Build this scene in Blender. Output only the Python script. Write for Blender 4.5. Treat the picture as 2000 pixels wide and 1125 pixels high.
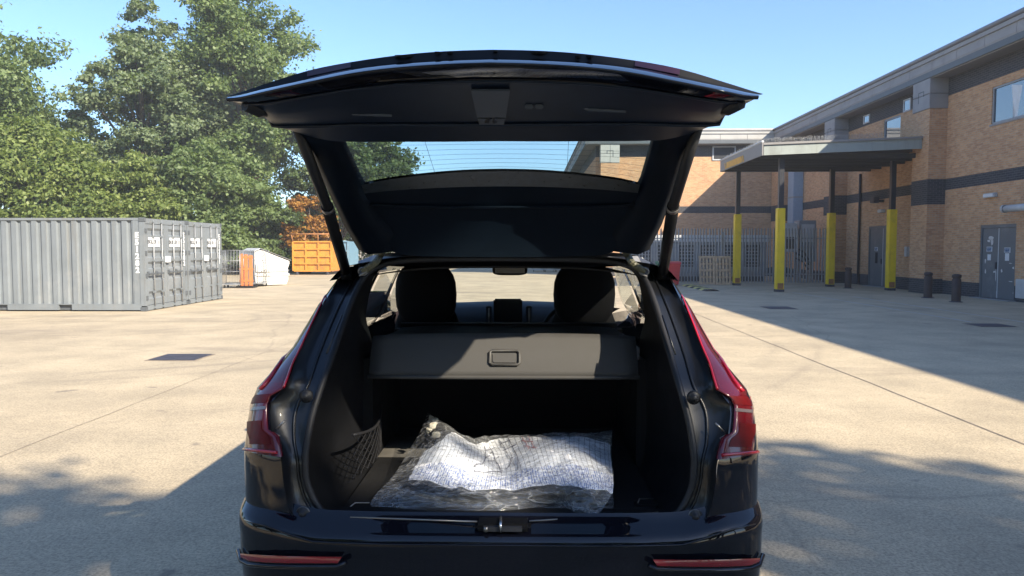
import bpy, bmesh, math, random
import numpy as np
from mathutils import Vector, Matrix, Euler, noise

# ------------------------------------------------------------------ scene, camera, light
for o in list(bpy.data.objects):
    bpy.data.objects.remove(o)
scene = bpy.context.scene
COL = scene.collection
R = math.radians

CAM_H = 1.68
F_PX = 1450.0
PITCH = math.atan(77.5 / F_PX)
YAW = math.atan(30.0 / F_PX)
cam_data = bpy.data.cameras.new('camera')
cam_data.sensor_width = 36.0
cam_data.lens = 36.0 * F_PX / 2000.0
cam_data.clip_start = 0.05
cam_data.clip_end = 2000.0
cam = bpy.data.objects.new('camera', cam_data)
COL.objects.link(cam)
cam.location = (0, 0, CAM_H)
cam.rotation_euler = (math.pi / 2 - PITCH, 0, YAW)
scene.camera = cam

SUN_TO = Vector((1.05, -0.97, 1.0)).normalized()      # direction towards the sun
sun_elev = math.asin(SUN_TO.z)
sun_az = math.atan2(SUN_TO.x, SUN_TO.y)
world = bpy.data.worlds.new('World')
scene.world = world
world.use_nodes = True
wn = world.node_tree.nodes
wl = world.node_tree.links
bgn = wn['Background']
sky = wn.new('ShaderNodeTexSky')
sky.sky_type = 'NISHITA'
sky.sun_disc = False
sky.sun_elevation = sun_elev
sky.sun_rotation = sun_az
sky.altitude = 0
sky.air_density = 1.0
sky.dust_density = 0.5
sky.ozone_density = 6.0
bgn.inputs['Strength'].default_value = 0.122
wl.new(sky.outputs[0], bgn.inputs['Color'])

sd = bpy.data.lights.new('sun', 'SUN')
sd.energy = 4.7
sd.angle = R(0.55)
sd.color = (1.0, 0.89, 0.71)
sun = bpy.data.objects.new('sun', sd)
COL.objects.link(sun)
sun.rotation_euler = SUN_TO.to_track_quat('Z', 'Y').to_euler()
sun.location = SUN_TO * 60

vs = scene.view_settings
vs.view_transform = 'Standard'
vs.look = 'None'
vs.gamma = 1.0
vs.use_curve_mapping = False
vs.exposure = 1.2
scene.cycles.use_denoising = True
scene.cycles.max_bounces = 10
scene.cycles.transparent_max_bounces = 24
scene.cycles.sample_clamp_indirect = 6.0

# ------------------------------------------------------------------ pixel -> place helpers
_rot = Euler((math.pi / 2 - PITCH, 0, YAW)).to_matrix()
_cam = Vector((0, 0, CAM_H))
def ray(px, py):
    return _rot @ Vector(((px - 1000.0) / F_PX, (562.5 - py) / F_PX, -1.0))
def on_y(px, py, y):
    d = ray(px, py); return _cam + d * (y / d.y)
def on_z(px, py, z):
    d = ray(px, py); return _cam + d * ((z - CAM_H) / d.z)
def on_x(px, py, x):
    d = ray(px, py); return _cam + d * (x / d.x)

# ------------------------------------------------------------------ materials
MATS = {}
class NT:
    def __init__(s, name):
        s.m = bpy.data.materials.new(name); s.m.use_nodes = True
        s.t = s.m.node_tree; s.n = s.t.nodes; s.l = s.t.links
        s.b = s.n['Principled BSDF']; s.out = s.n['Material Output']
        MATS[name] = s.m
    def node(s, t, **kw):
        n = s.n.new(t)
        for k, v in kw.items():
            if k.startswith('i_'):
                n.inputs[k[2:].replace('_', ' ')].default_value = v
            else:
                setattr(n, k, v)
        return n
    def link(s, a, b): s.l.new(a, b)
    def coord(s, kind='Object', scale=None):
        tc = s.node('ShaderNodeTexCoord')
        if scale is None: return tc.outputs[kind]
        mp = s.node('ShaderNodeMapping'); mp.inputs['Scale'].default_value = scale
        s.link(tc.outputs[kind], mp.inputs['Vector']); return mp.outputs[0]
    def noise(s, vec, scale, detail=4, rough=0.55):
        n = s.node('ShaderNodeTexNoise'); n.inputs['Scale'].default_value = scale
        n.inputs['Detail'].default_value = detail; n.inputs['Roughness'].default_value = rough
        s.link(vec, n.inputs['Vector']); return n.outputs['Fac']
    def ramp(s, fac, stops):
        r = s.node('ShaderNodeValToRGB'); e = r.color_ramp.elements
        while len(e) < len(stops): e.new(0.5)
        for k, (p, c) in enumerate(stops):
            e[k].position = p; e[k].color = (*c, 1) if len(c) == 3 else c
        s.link(fac, r.inputs[0]); return r.outputs[0]
    def mix(s, fac, a, b, mode='MIX'):
        m = s.node('ShaderNodeMix', data_type='RGBA', blend_type=mode)
        for sock, v in ((m.inputs[0], fac), (m.inputs[6], a), (m.inputs[7], b)):
            if isinstance(v, (int, float)): sock.default_value = v
            elif isinstance(v, tuple): sock.default_value = (*v, 1) if len(v) == 3 else v
            else: s.link(v, sock)
        return m.outputs[2]
    def math(s, op, a, b=0.0, c=None):
        m = s.node('ShaderNodeMath', operation=op)
        for k, v in enumerate((a, b) if c is None else (a, b, c)):
            if isinstance(v, (int, float)): m.inputs[k].default_value = v
            else: s.link(v, m.inputs[k])
        return m.outputs[0]
    def bump(s, h, strength=0.3, dist=0.02):
        b = s.node('ShaderNodeBump'); b.inputs['Strength'].default_value = strength
        b.inputs['Distance'].default_value = dist
        s.link(h, b.inputs['Height']); s.link(b.outputs[0], s.b.inputs['Normal'])
    def base(s, c):
        if isinstance(c, tuple): s.b.inputs['Base Color'].default_value = (*c, 1)
        else: s.link(c, s.b.inputs['Base Color'])
    def rough(s, v):
        if isinstance(v, (int, float)): s.b.inputs['Roughness'].default_value = v
        else: s.link(v, s.b.inputs['Roughness'])

def simple(name, col, rough=0.6, metal=0.0, coat=0.0, var=0.15, scale=6.0, spec=0.5, bump=0.0, dirt=None, streak=None):
    t = NT(name)
    v = t.coord('Object')
    n = t.noise(v, scale, 5)
    lo = tuple(c * (1 - var) for c in col); hi = tuple(min(1, c * (1 + var)) for c in col)
    c = t.ramp(n, [(0.3, lo), (0.7, hi)])
    if dirt:
        n2 = t.noise(v, scale * 0.45, 7, 0.7)
        f = t.ramp(n2, [(0.55, (0, 0, 0)), (0.72, (1, 1, 1))])
        c = t.mix(f, c, dirt)
    if streak:
        n3 = t.noise(t.coord('Object', (5.0, 5.0, 0.35)), 1.6, 6, 0.7)
        c = t.mix(t.ramp(n3, [(0.54, (0, 0, 0)), (0.74, (0.8, 0.8, 0.8))]), c, streak)
    t.base(c)
    t.rough(t.ramp(n, [(0.2, (rough * 0.85,) * 3), (0.8, (min(1, rough * 1.15),) * 3)]))
    t.b.inputs['Metallic'].default_value = metal
    t.b.inputs['Coat Weight'].default_value = coat
    t.b.inputs['Coat Roughness'].default_value = 0.03
    t.b.inputs['Specular IOR Level'].default_value = spec
    if bump: t.bump(t.noise(v, scale * 8, 4), bump, 0.01)
    return t.m

def make_ground():
    t = NT('concrete_yard')
    v = t.coord('Object')
    big = t.noise(v, 0.10, 6, 0.6)
    mid = t.noise(v, 0.9, 6, 0.62)
    fine = t.noise(v, 55, 3, 0.7)
    grit = t.noise(v, 16, 5, 0.75)
    c = t.ramp(big, [(0.30, (0.415, 0.338, 0.232)), (0.52, (0.485, 0.402, 0.280)), (0.72, (0.525, 0.440, 0.310))])
    m2 = t.ramp(mid, [(0.35, (0.80, 0.80, 0.80)), (0.65, (1.08, 1.07, 1.05))])
    c = t.mix(1.0, c, m2, 'MULTIPLY')
    g2 = t.ramp(grit, [(0.30, (0.66, 0.66, 0.67)), (0.5, (1.0, 1.0, 1.0)), (0.72, (1.22, 1.21, 1.2))])
    c = t.mix(0.55, c, g2, 'MULTIPLY')
    f2 = t.ramp(fine, [(0.36, (0.42, 0.42, 0.44)), (0.5, (1.0, 1.0, 1.0)), (0.64, (1.38, 1.36, 1.32))])
    c = t.mix(0.55, c, f2, 'MULTIPLY')
    # long sweeping tyre scuffs and stains
    mp = t.coord('Object', (0.16, 0.62, 1))
    st = t.noise(mp, 0.9, 6, 0.66)
    sf = t.ramp(st, [(0.57, (0, 0, 0)), (0.70, (0.55, 0.55, 0.55))])
    c = t.mix(sf, c, (0.20, 0.165, 0.13))
    wv2 = t.node('ShaderNodeTexWave', wave_type='RINGS', rings_direction='Z'); wv2.inputs['Scale'].default_value = 0.055
    wv2.inputs['Distortion'].default_value = 2.2; wv2.inputs['Detail'].default_value = 3; wv2.inputs['Detail Scale'].default_value = 0.35
    mo = t.node('ShaderNodeMapping'); mo.inputs['Location'].default_value = (9.0, -17.0, 0); t.link(v, mo.inputs['Vector']); t.link(mo.outputs[0], wv2.inputs['Vector'])
    ty = t.ramp(wv2.outputs['Fac'], [(0.935, (0, 0, 0)), (0.965, (1, 1, 1)), (0.99, (0.2, 0.2, 0.2))])
    tm = t.ramp(t.noise(v, 0.35, 4, 0.6), [(0.46, (0, 0, 0)), (0.62, (0.38, 0.38, 0.38))])
    tf = t.node('ShaderNodeMath', operation='MULTIPLY'); t.link(ty, tf.inputs[0]); t.link(tm, tf.inputs[1])
    c = t.mix(tf.outputs[0], c, (0.17, 0.145, 0.12))
    spots = t.noise(v, 2.3, 3, 0.5)
    pf = t.ramp(spots, [(0.69, (0, 0, 0)), (0.74, (0.6, 0.6, 0.6))])
    c = t.mix(pf, c, (0.15, 0.13, 0.11))
    # wide wandering crack lines
    vor = t.node('ShaderNodeTexVoronoi', feature='DISTANCE_TO_EDGE'); vor.inputs['Scale'].default_value = 0.13
    wob = t.noise(v, 1.6, 4); wv = t.node('ShaderNodeVectorMath', operation='ADD')
    sc_ = t.node('ShaderNodeVectorMath', operation='SCALE'); sc_.inputs['Scale'].default_value = 0.5
    nn = t.node('ShaderNodeTexNoise'); nn.inputs['Scale'].default_value = 0.8; t.link(v, nn.inputs['Vector'])
    t.link(nn.outputs['Color'], sc_.inputs[0]); t.link(v, wv.inputs[0]); t.link(sc_.outputs[0], wv.inputs[1])
    t.link(wv.outputs[0], vor.inputs['Vector'])
    cf = t.ramp(vor.outputs['Distance'], [(0.0, (0.22, 0.22, 0.22)), (0.0016, (0, 0, 0))])
    c = t.mix(cf, c, (0.13, 0.11, 0.09))
    t.base(c); t.rough(0.88)
    h = t.math('ADD', t.math('MULTIPLY', fine, 0.6), t.math('MULTIPLY', grit, 0.5))
    t.bump(h, 0.55, 0.012)
    return t.m

def make_brick(name, c1, c2, c3, mortar):
    t = NT(name)
    uv = t.coord('UV')
    b = t.node('ShaderNodeTexBrick')
    b.offset = 0.5
    b.inputs['Scale'].default_value = 1.0
    b.inputs['Brick Width'].default_value = 0.225
    b.inputs['Row Height'].default_value = 0.075
    b.inputs['Mortar Size'].default_value = 0.0065
    b.inputs['Mortar Smooth'].default_value = 0.1
    b.inputs['Bias'].default_value = 0.0
    b.inputs['Color1'].default_value = (*c1, 1); b.inputs['Color2'].default_value = (*c2, 1)
    b.inputs['Mortar'].default_value = (*mortar, 1)
    t.link(uv, b.inputs['Vector'])
    mp = t.node('ShaderNodeMapping'); mp.inputs['Scale'].default_value = (2.2, 6.7, 1); t.link(uv, mp.inputs['Vector'])
    n = t.noise(mp.outputs[0], 2.0, 3)
    f = t.ramp(n, [(0.5, (0, 0, 0)), (0.68, (0.75, 0.75, 0.75))])
    inv = t.math('SUBTRACT', 1.0, b.outputs['Fac'])
    ff = t.node('ShaderNodeMath', operation='MULTIPLY'); t.link(f, ff.inputs[0]); t.link(inv, ff.inputs[1])
    c = t.mix(ff.outputs[0], b.outputs['Color'], c3)
    big = t.noise(t.coord('Object'), 0.45, 5)
    bf = t.ramp(big, [(0.3, (0.86, 0.86, 0.87)), (0.7, (1.06, 1.05, 1.03))])
    c = t.mix(1.0, c, bf, 'MULTIPLY')
    t.base(c); t.rough(0.9)
    t.bump(inv, 0.8, 0.008)
    return t.m

def make_paint():
    t = NT('navy_metallic_paint')
    t.base((0.0045, 0.005, 0.009)); t.rough(0.35)
    t.b.inputs['Metallic'].default_value = 0.0
    t.b.inputs['Specular IOR Level'].default_value = 0.0
    t.b.inputs['Coat Weight'].default_value = 1.0
    t.b.inputs['Coat Roughness'].default_value = 0.015
    n = t.noise(t.coord('Object'), 900, 2)
    t.bump(n, 0.03, 0.001)
    return t.m

def make_glass(name, tint, refl=1.0, dirt=0.0):
    t = NT(name)
    t.n.remove(t.b)
    tr = t.node('ShaderNodeBsdfTransparent'); tr.inputs[0].default_value = (*tint, 1)
    gl = t.node('ShaderNodeBsdfGlossy'); gl.inputs['Roughness'].default_value = 0.02
    fc = t.node('ShaderNodeLayerWeight')
    fr = t.math('ADD', t.math('MULTIPLY', t.math('POWER', fc.outputs['Facing'], 5.0), 0.92), 0.04)
    mx = t.node('ShaderNodeMixShader')
    t.link(t.math('MULTIPLY', fr, refl), mx.inputs[0]); t.link(tr.outputs[0], mx.inputs[1]); t.link(gl.outputs[0], mx.inputs[2])
    last = mx.outputs[0]
    if dirt:
        df = t.node('ShaderNodeBsdfDiffuse'); df.inputs[0].default_value = (0.5, 0.48, 0.45, 1)
        m2 = t.node('ShaderNodeMixShader')
        n = t.noise(t.coord('Object'), 5, 6, 0.7)
        t.link(t.math('MULTIPLY', n, dirt), m2.inputs[0])
        t.link(last, m2.inputs[1]); t.link(df.outputs[0], m2.inputs[2]); last = m2.outputs[0]
    t.link(last, t.out.inputs['Surface'])
    return t.m

def make_leaf(name, dark, mid, light, transl=0.42):
    t = NT(name)
    at = t.node('ShaderNodeAttribute'); at.attribute_name = 'leafvar'
    c = t.ramp(at.outputs['Fac'], [(0.0, dark), (0.5, mid), (1.0, light)])
    t.n.remove(t.b)
    d = t.node('ShaderNodeBsdfPrincipled'); d.inputs['Roughness'].default_value = 0.5
    d.inputs['Specular IOR Level'].default_value = 0.35
    t.link(c, d.inputs['Base Color'])
    tl = t.node('ShaderNodeBsdfTranslucent')
    c2 = t.mix(1.0, c, (1.15, 1.25, 0.5), 'MULTIPLY')
    t.link(c2, tl.inputs[0])
    m = t.node('ShaderNodeMixShader'); m.inputs[0].default_value = transl
    t.link(d.outputs[0], m.inputs[1]); t.link(tl.outputs[0], m.inputs[2])
    t.link(m.outputs[0], t.out.inputs['Surface'])
    return t.m

def make_film():
    t = NT('clear_plastic_film')
    t.n.remove(t.b)
    v = t.coord('Object')
    mpf = t.node('ShaderNodeMapping'); mpf.inputs['Scale'].default_value = (0.45, 1.6, 1.0); mpf.inputs['Rotation'].default_value = (0, 0, 0.5); t.link(v, mpf.inputs['Vector'])
    n1 = t.noise(mpf.outputs[0], 12, 3, 0.5); n2 = t.noise(mpf.outputs[0], 40, 3, 0.5)
    rid = t.math('ABSOLUTE', t.math('SUBTRACT', n1, 0.5))
    h = t.math('ADD', t.math('MULTIPLY', rid, -3.0), t.math('MULTIPLY', n2, 0.35))
    bp = t.node('ShaderNodeBump'); bp.inputs['Strength'].default_value = 0.9; bp.inputs['Distance'].default_value = 0.03
    t.link(h, bp.inputs['Height'])
    tr = t.node('ShaderNodeBsdfTransparent'); tr.inputs[0].default_value = (0.93, 0.95, 0.97, 1)
    gl = t.node('ShaderNodeBsdfGlossy'); gl.inputs['Roughness'].default_value = 0.06; gl.inputs[0].default_value = (1, 1, 1, 1)
    t.link(bp.outputs[0], gl.inputs['Normal'])
    df = t.node('ShaderNodeBsdfTranslucent'); df.inputs[0].default_value = (0.8, 0.82, 0.85, 1)
    d2 = t.node('ShaderNodeBsdfDiffuse'); d2.inputs[0].default_value = (0.8, 0.82, 0.85, 1); t.link(bp.outputs[0], d2.inputs['Normal'])
    md = t.node('ShaderNodeMixShader'); md.inputs[0].default_value = 0.7
    t.link(df.outputs[0], md.inputs[1]); t.link(d2.outputs[0], md.inputs[2])
    fc = t.node('ShaderNodeLayerWeight'); t.link(bp.outputs[0], fc.inputs['Normal'])
    fr = t.math('ADD', t.math('MULTIPLY', t.math('POWER', fc.outputs['Facing'], 4.0), 0.55), 0.06)
    m1 = t.node('ShaderNodeMixShader')
    t.link(fr, m1.inputs[0]); t.link(tr.outputs[0], m1.inputs[1]); t.link(gl.outputs[0], m1.inputs[2])
    m2 = t.node('ShaderNodeMixShader')
    cr = t.ramp(rid, [(0.0, (0.34, 0.34, 0.34)), (0.022, (0.12, 0.12, 0.12)), (0.2, (0.08, 0.08, 0.08))])  # whiter ridge lines put the wrinkle highlights into the film's colour
    t.link(cr, m2.inputs[0]); t.link(m1.outputs[0], m2.inputs[1]); t.link(md.outputs[0], m2.inputs[2])
    t.link(m2.outputs[0], t.out.inputs['Surface'])
    return t.m

def make_sheet():
    # white printed sheet: thin dark stripes along one way, a band of small blue print near one edge
    t = NT('striped_printed_sheet')
    uv = t.node('ShaderNodeUVMap'); sep = t.node('ShaderNodeSeparateXYZ'); t.link(uv.outputs[0], sep.inputs[0])
    u, vv = sep.outputs[0], sep.outputs[1]
    fr = t.math('FRACT', t.math('MULTIPLY', u, 44.0))
    line = t.math('LESS_THAN', fr, 0.11)
    mp = t.node('ShaderNodeMapping'); mp.inputs['Scale'].default_value = (190, 70, 1); t.link(uv.outputs[0], mp.inputs['Vector'])
    wn_ = t.node('ShaderNodeTexWhiteNoise', noise_dimensions='2D')
    fl = t.node('ShaderNodeVectorMath', operation='FLOOR'); t.link(mp.outputs[0], fl.inputs[0]); t.link(fl.outputs[0], wn_.inputs['Vector'])
    tx = t.math('GREATER_THAN', wn_.outputs['Value'], 0.42)
    band = t.math('MULTIPLY', t.math('LESS_THAN', vv, 0.31), t.math('GREATER_THAN', vv, 0.015))
    dense = t.math('GREATER_THAN', t.math('FRACT', t.math('MULTIPLY', u, 92.0)), 0.30)
    txt = t.math('MULTIPLY', t.math('MULTIPLY', tx, band), dense)
    c = t.mix(t.math('MULTIPLY', line, 0.85), (0.88, 0.88, 0.90), (0.04, 0.04, 0.06))
    c = t.mix(t.math('MULTIPLY', txt, 0.8), c, (0.07, 0.14, 0.42))
    t.base(c); t.rough(0.55)
    return t.m

make_ground()
make_brick('buff_brick', (0.66, 0.375, 0.195), (0.49, 0.255, 0.130), (0.70, 0.46, 0.28), (0.50, 0.41, 0.31))
make_brick('blue_grey_brick', (0.045, 0.046, 0.056), (0.070, 0.068, 0.078), (0.032, 0.032, 0.04), (0.15, 0.145, 0.14))
simple('stone_cladding', (0.30, 0.295, 0.30), 0.75, var=0.10, scale=1.5, bump=0.15, dirt=(0.22, 0.215, 0.22))
simple('stone_cladding_light', (0.42, 0.41, 0.39), 0.7, var=0.08, scale=1.2, bump=0.1, dirt=(0.33, 0.32, 0.31))
simple('roof_gutter', (0.17, 0.175, 0.19), 0.5, var=0.2, scale=2)
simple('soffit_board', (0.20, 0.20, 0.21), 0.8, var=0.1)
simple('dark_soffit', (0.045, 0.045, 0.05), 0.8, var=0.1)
simple('grey_door_paint', (0.135, 0.150, 0.165), 0.45, var=0.06, scale=3, dirt=(0.20, 0.21, 0.22))
simple('scuffed_white', (0.62, 0.62, 0.62), 0.6, var=0.05)
simple('sign_white', (0.70, 0.72, 0.74), 0.5, var=0.03)
simple('sign_blue', (0.02, 0.09, 0.22), 0.5, var=0.1)
simple('window_frame', (0.30, 0.31, 0.33), 0.4, var=0.05)
simple('canopy_grey', (0.30, 0.335, 0.315), 0.55, var=0.08, scale=1.5, dirt=(0.23, 0.25, 0.23), streak=(0.22, 0.235, 0.22))
simple('canopy_grey_side', (0.24, 0.23, 0.225), 0.6, var=0.08, scale=1.5)
simple('post_dark', (0.022, 0.024, 0.032), 0.45, var=0.2)
simple('post_yellow', (0.80, 0.57, 0.02), 0.5, var=0.08, scale=3, dirt=(0.60, 0.42, 0.03), streak=(0.42, 0.30, 0.05))
simple('galvanised', (0.30, 0.31, 0.32), 0.5, metal=0.35, var=0.25, scale=3)
simple('galvanised_wire', (0.30, 0.31, 0.32), 0.45, metal=0.5, var=0.15)
simple('duct_blue', (0.28, 0.36, 0.46), 0.5, var=0.06)
simple('pale_metal', (0.52, 0.53, 0.54), 0.5, var=0.08)
simple('unit_grey', (0.26, 0.27, 0.28), 0.6, var=0.12)
simple('louvre_dark', (0.018, 0.02, 0.026), 0.6, var=0.2)
simple('bollard_brown', (0.060, 0.040, 0.036), 0.7, var=0.25, scale=5)
simple('orange_sign', (0.62, 0.34, 0.05), 0.6, var=0.15)
simple('container_grey', (0.185, 0.207, 0.225), 0.5, var=0.10, scale=1.3, dirt=(0.24, 0.255, 0.265), streak=(0.17, 0.165, 0.15))
simple('container_grey_dark', (0.10, 0.112, 0.125), 0.55, var=0.1)
simple('black_rubber', (0.012, 0.012, 0.014), 0.55, var=0.2)
simple('black_print', (0.03, 0.03, 0.035), 0.6)
simple('grey_print', (0.35, 0.36, 0.37), 0.6)
simple('bin_white', (0.62, 0.60, 0.56), 0.55, var=0.08, scale=2, dirt=(0.48, 0.45, 0.40))
simple('bin_lid', (0.16, 0.16, 0.16), 0.6, var=0.1)
simple('barrier_orange', (0.60, 0.20, 0.07), 0.6, var=0.15)
simple('skip_orange', (0.56, 0.24, 0.035), 0.6, var=0.15, scale=3, dirt=(0.32, 0.14, 0.05), streak=(0.30, 0.13, 0.05))
simple('skip_rust', (0.32, 0.14, 0.05), 0.75, var=0.25, scale=5)
simple('skip_blue', (0.14, 0.26, 0.36), 0.55, var=0.12)
simple('pallet_wood', (0.58, 0.42, 0.28), 0.85, var=0.25, scale=7, dirt=(0.42, 0.30, 0.20))
simple('bin_red', (0.50, 0.018, 0.03), 0.45, var=0.1)
simple('bin_green', (0.015, 0.14, 0.07), 0.45, var=0.1)
simple('ramp_black', (0.03, 0.03, 0.03), 0.8)
simple('ramp_yellow', (0.58, 0.50, 0.16), 0.7, var=0.15)
simple('road_paint', (0.42, 0.40, 0.36), 0.8, var=0.2, scale=9, dirt=(0.30, 0.26, 0.2))
simple('joint_sealant', (0.22, 0.18, 0.14), 0.9, var=0.3, scale=4)
simple('cast_iron', (0.070, 0.068, 0.085), 0.6, metal=0.3, var=0.3, scale=14, bump=0.5)
simple('bark', (0.085, 0.065, 0.048), 0.9, var=0.3, scale=4, bump=0.6)
make_leaf('leaf_green', (0.072, 0.113, 0.043), (0.158, 0.216, 0.084), (0.266, 0.330, 0.146))
make_leaf('leaf_pale', (0.097, 0.139, 0.074), (0.183, 0.236, 0.125), (0.291, 0.340, 0.202))
make_leaf('leaf_yellow', (0.081, 0.121, 0.034), (0.179, 0.232, 0.065), (0.306, 0.347, 0.123))
make_leaf('leaf_deep', (0.041, 0.069, 0.027), (0.092, 0.135, 0.050), (0.164, 0.211, 0.084))
make_leaf('leaf_autumn', (0.20, 0.085, 0.02), (0.40, 0.19, 0.04), (0.56, 0.33, 0.08))
# car
make_paint()
simple('jamb_paint', (0.005, 0.0055, 0.007), 0.38, coat=0.25, var=0.1)
simple('trim_black', (0.0045, 0.0048, 0.006), 0.6, var=0.2, spec=0.22)
simple('carpet_black', (0.010, 0.010, 0.011), 0.95, var=0.3, scale=60, spec=0.2, bump=0.4)
simple('tailgate_trim', (0.007, 0.014, 0.029), 0.42, var=0.08, scale=2, spec=0.4)
simple('tailgate_frame', (0.003, 0.0062, 0.012), 0.5, var=0.08, scale=2, spec=0.10)
simple('reflection_tint', (0.030, 0.004, 0.010), 0.3, coat=0.4, var=0.1)  # dark red of the painted reflections on the tailgate step
simple('tailgate_trim_light', (0.060, 0.072, 0.092), 0.5, var=0.05)
simple('seat_dark', (0.0022, 0.0022, 0.003), 0.75, var=0.15, spec=0.12)
simple('headliner', (0.012, 0.012, 0.014), 0.95, var=0.1)
simple('cover_fabric', (0.052, 0.050, 0.047), 0.75, var=0.06, scale=40, bump=0.1)
simple('cover_handle', (0.047, 0.045, 0.042), 0.5, var=0.05)
simple('dash_grey', (0.010, 0.012, 0.015), 0.6, var=0.1)
simple('screen_black', (0.006, 0.006, 0.007), 0.15)
simple('chrome', (0.55, 0.55, 0.56), 0.2, metal=1.0, var=0.05)
simple('satin_metal', (0.30, 0.28, 0.26), 0.35, metal=0.9, var=0.1)
simple('grey_primer', (0.19, 0.185, 0.18), 0.55, var=0.25, scale=12)
simple('hose_tape', (0.10, 0.095, 0.055), 0.6, var=0.3, scale=60)
simple('lamp_red', (0.105, 0.002, 0.006), 0.2, coat=0.6, var=0.1)
simple('lamp_red_bright', (0.42, 0.008, 0.022), 0.25, coat=1.0, var=0.08)
simple('lamp_dark', (0.10, 0.003, 0.004), 0.45, coat=0.08, var=0.25, scale=30, spec=0.15)
simple('lamp_clear', (0.13, 0.10, 0.10), 0.3, coat=1.0, var=0.2)
simple('reflector_red', (0.22, 0.006, 0.012), 0.25, coat=1.0, var=0.1, scale=40)
simple('tyre', (0.015, 0.015, 0.016), 0.85, var=0.2)
simple('alloy', (0.35, 0.35, 0.36), 0.3, metal=0.9, var=0.05)
make_glass('clear_glass', (0.90, 0.95, 0.93), 1.0, 0.03)
make_glass('tailgate_glass', (0.66, 0.76, 0.75), 0.9, 0.02)
make_glass('tinted_glass', (0.16, 0.18, 0.19), 1.0)
simple('frit_black', (0.022, 0.030, 0.036), 0.3, var=0.3, scale=50)
def make_dark_window():
    t = NT('building_pane'); t.base((0.05, 0.075, 0.10)); t.rough(0.04)
    t.b.inputs['Metallic'].default_value = 0.0; t.b.inputs['Coat Weight'].default_value = 1.0
    t.b.inputs['Specular IOR Level'].default_value = 1.0
make_dark_window()
make_film(); make_sheet()
simple('ink_dark', (0.05, 0.05, 0.09), 0.6)
simple('ink_red', (0.45, 0.12, 0.12), 0.6)
simple('foam_cream', (0.72, 0.66, 0.52), 0.7, var=0.12, scale=20)
simple('board_grey', (0.10, 0.092, 0.08), 0.85, var=0.2, scale=9)
simple('skylight_white', (0.75, 0.75, 0.74), 0.4)

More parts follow.
